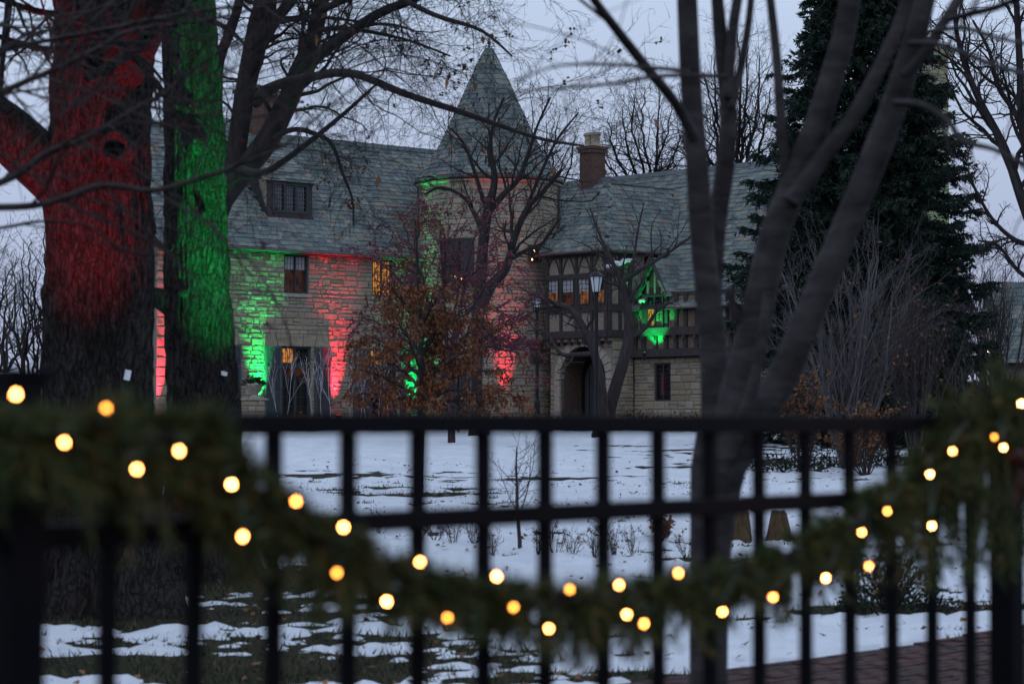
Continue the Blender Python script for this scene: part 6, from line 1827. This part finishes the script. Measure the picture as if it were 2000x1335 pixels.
for k in range(NSP):
    f = R.random() * (n - 1.001)
    if math.sin(f * .55) + .6 * math.sin(f * 1.37 + 1) < -.35 and R.random() < .6: continue
    i = int(f); f -= i; a, b = V(cpts[i]), V(cpts[i + 1]); c = a.lerp(b, f); ax = (b - a).normalized(); rad = crad[i]
    e = V((R.uniform(-1, 1), R.uniform(-1, 1), R.uniform(-1, 1))); e = (e - ax * e.dot(ax)).normalized()
    e = V((e.x * .8, e.y * .8, e.z)); 
    if e.z < 0 and math.sin(i * 1.7) + math.sin(i * .61) > .3 and R.random() < .5: L = rad * R.uniform(1.3, 3.2)
    elif R.random() < .12: L = rad * R.uniform(1.2, 1.7)
    else: L = rad * R.uniform(.5, 1.05)
    d = (e * 1.0 + ax * R.uniform(-.9, .9) + V((0, 0, -.28))).normalized()
    off = e * (rad * .12)
    s0_ = np.array(c + off); dn = np.array(d); kn = 34
    st.append(([tuple(s0_), tuple(s0_ + dn * L * .6 + np.array([0, 0, -.006])), tuple(s0_ + dn * L + np.array([0, 0, -.018]))], [.0022, .0016, .001]))
    ts = g.random(kn); pp = s0_ + dn[None] * (ts * L)[:, None] + np.array([0, 0, -.018]) * (ts ** 2)[:, None]
    rd = g.normal(size=(kn, 3)); rd -= (rd @ dn)[:, None] * dn; rd /= np.linalg.norm(rd, axis=1, keepdims=True); NP.append(pp); ND.append(dn[None] * .85 + rd * .7 + np.array([0, 0, -.15]))
for tx, hang, nn_ in ((60, 120, 10), (150, 130, 12), (250, 170, 16), (330, 120, 10), (430, 150, 14), (490, 190, 18), (640, 150, 16), (700, 110, 10), (790, 120, 10), (920, 90, 8), (1010, 80, 7), (1120, 120, 12), (1240, 120, 12), (1380, 90, 8), (1520, 130, 14), (1600, 100, 8), (1700, 130, 12), (1790, 200, 18), (1850, 260, 22), (1905, 300, 24), (1950, 330, 22), (1985, 320, 18), (200, -70, 10), (420, -95, 14), (1880, -90, 12), (1950, -80, 10), (380, -80, 8)):
    gy_ = float(np.interp(tx, [q[0] for q in GP], [q[1] for q in GP]))
    for q_ in range(nn_):
        x_ = tx + R.uniform(-26, 26); p0_ = fence_px(x_, gy_ + R.uniform(-15, 25), R.uniform(.01, .075)); p1_ = fence_px(x_ + R.uniform(-30, 30), gy_ + hang * R.uniform(.45, 1.05), R.uniform(.01, .085))
        s0_ = np.array(p0_); dv_ = np.array(p1_ - p0_); L = float(np.linalg.norm(dv_)); dn = dv_ / L; kn = int(10 + 240 * L)
        st.append(([tuple(s0_), tuple(s0_ + dn * L * .6), tuple(s0_ + dn * L)], [.0020, .0014, .0008]))
        ts = g.random(kn); pp = s0_ + dn[None] * (ts * L)[:, None]; rd = g.normal(size=(kn, 3)); rd -= (rd @ dn)[:, None] * dn; rd /= np.linalg.norm(rd, axis=1, keepdims=True); NP.append(pp); ND.append(dn[None] * 1.0 + rd * .55)
link('sprigs', tubes_mesh('sprigs', st, garl.location), M['bark_mid'], garl)['kind'] = 'stuff'
needle_mesh('needles', np.vstack(NP), np.vstack(ND), .034, .0021, M['garland'], garl, 5)
# string of warm bulbs
BULBS = [(31, 770, 1), (207, 797, 0), (125, 863, 1), (350, 880, 1), (267, 915, 1), (452, 945, 1), (578, 979, 1), (474, 1047, 1), (671, 1029, 1), (820, 1097, 1), (658, 1118, 0), (755, 1173, 1), (874, 1205, 0), (970, 1125, 1), (1003, 1185, 0), (1072, 1226, 1), (1113, 1150, 0), (1209, 1142, 1), (1224, 1199, 1), (1258, 1217, 1), (1325, 1118, 1), (1411, 1193, 1), (1510, 1165, 1), (1613, 1128, 1), (1697, 1105, 1), (1683, 1038, 1), (1733, 997, 1), (1820, 1026, 1), (1816, 925, 1), (1860, 880, 1), (1942, 853, 0), (1960, 873, 1), (1995, 788, 1)]
strg = thing('string_lights', fpt(ends[0], TOPZ - .03), 'string of warm white bulbs wound through the garland', 'string lights')
cord = []
R = random.Random(5)
for x, y, front in BULBS:
    gy = np.interp(x, [q[0] for q in GP], [q[1] for q in GP]); gw = np.interp(x, [q[0] for q in GP], [q[2] for q in GP])
    nf = .045 + (.105 if front else .045)
    p = fence_px(x, y, nf)
    sc_ = R.uniform(.85, 1.12); ang = R.uniform(-.7, .7); upv = V((math.sin(ang) * FDIR.x, math.sin(ang) * FDIR.y, 1.0)).normalized() * (1 if y < gy else -1)
    m = MB(strg.location); m.tube([p - upv * .0032, p - upv * .0018, p + upv * .0006, p + upv * .0026, p + upv * .0038], [b_ * sc_ for b_ in (.0020, .0029, .0031, .0021, .0005)], 10); m.build('bulb', R.choice((M['bulb'], M['bulb'], M['bulb_b'], M['bulb_c'])) if front else M['bulb_dim'], strg, True)
    m = MB(strg.location); m.tube([p - upv * .017, p - upv * .0030], [.0026, .0030], 8); so = m.build('socket', M['cord'] if 'cord' in M else M.setdefault('cord', plain('cord_plastic', (.012, .030, .016), .5, .3)), strg)
    cord.append((x, p - upv * .018))
cord.sort(key=lambda q: q[0]); pts = []
for k in range(len(cord)):
    pts.append(cord[k][1])
    if k + 1 < len(cord):
        a, b = cord[k], cord[k + 1]; xm = (a[0] + b[0]) / 2; gy = np.interp(xm, [q[0] for q in GP], [q[1] for q in GP]); pts.append(fence_px(xm, gy + R.uniform(-25, 25), .06))
cp_, _ = catmull(pts, [.0018] * len(pts), 6); m = MB(strg.location); m.tube(cp_, .0018, 5); m.build('cord', M['cord'], strg)
# red bow on the right hand post
s_ = ends[1]; c = fence_px(1994, 900, .07); bow = thing('ribbon_bow', c, 'dark red ribbon bow tied to the right hand fence post', 'bow')
M['ribbon'] = plain('red_ribbon', (.06, .006, .009), .55, .3, scale=30)
def ribbon(pts, w, name):
    m = MB(); A_ = [V(p) for p in pts]; wv = FDIR.cross(Zv) * 0 + V((0, 0, 1)) * w
    vs = []; fs = []
    for p in A_: vs += [p - wv * .5, p + wv * .5]
    for i in range(len(A_) - 1): fs.append((2 * i, 2 * i + 2, 2 * i + 3, 2 * i + 1))
    m.add(vs, fs); o = m.build(name, M['ribbon'], bow, True); so = o.modifiers.new('thickness', 'SOLIDIFY'); so.thickness = .0012
for sg in (-1, 1):
    lp_ = [FDIR * (sg * .055 * math.sin(t) ** .8) * (1 if t < 3.1 else 0) + FN * (.022 * math.sin(2 * t)) + Zv * (.012 * math.sin(t)) for t in np.linspace(0, math.pi, 12)]
    ribbon(lp_, .032, 'loop')
    m = MB(); p0 = V((0, 0, 0)); p1 = FDIR * sg * .03 + V((0, 0, -.09)); w_ = FDIR * .014
    m.add([p0 - w_ * .5, p0 + w_ * .5, p1 + w_, p1 - w_], [(0, 1, 2, 3)]); o = m.build('tail', M['ribbon'], bow); so = o.modifiers.new('thickness', 'SOLIDIFY'); so.thickness = .0012
m = MB(); m.lathe((0, 0, -.012), [(.006, 0), (.012, .006), (.012, .018), (.006, .024)], 10); m.build('knot', M['ribbon'], bow)

# rough, uneven stumps
for o in bpy.data.objects:
    if o.name.startswith('stump'):
        r = random.Random(o.name)
        for v_ in o.data.vertices:
            k_ = 1 + .16 * math.sin(3 * math.atan2(v_.co.y, v_.co.x) + len(o.name)) + r.uniform(-.07, .07); v_.co.x *= k_; v_.co.y *= k_; v_.co.z += r.uniform(-.012, .012)
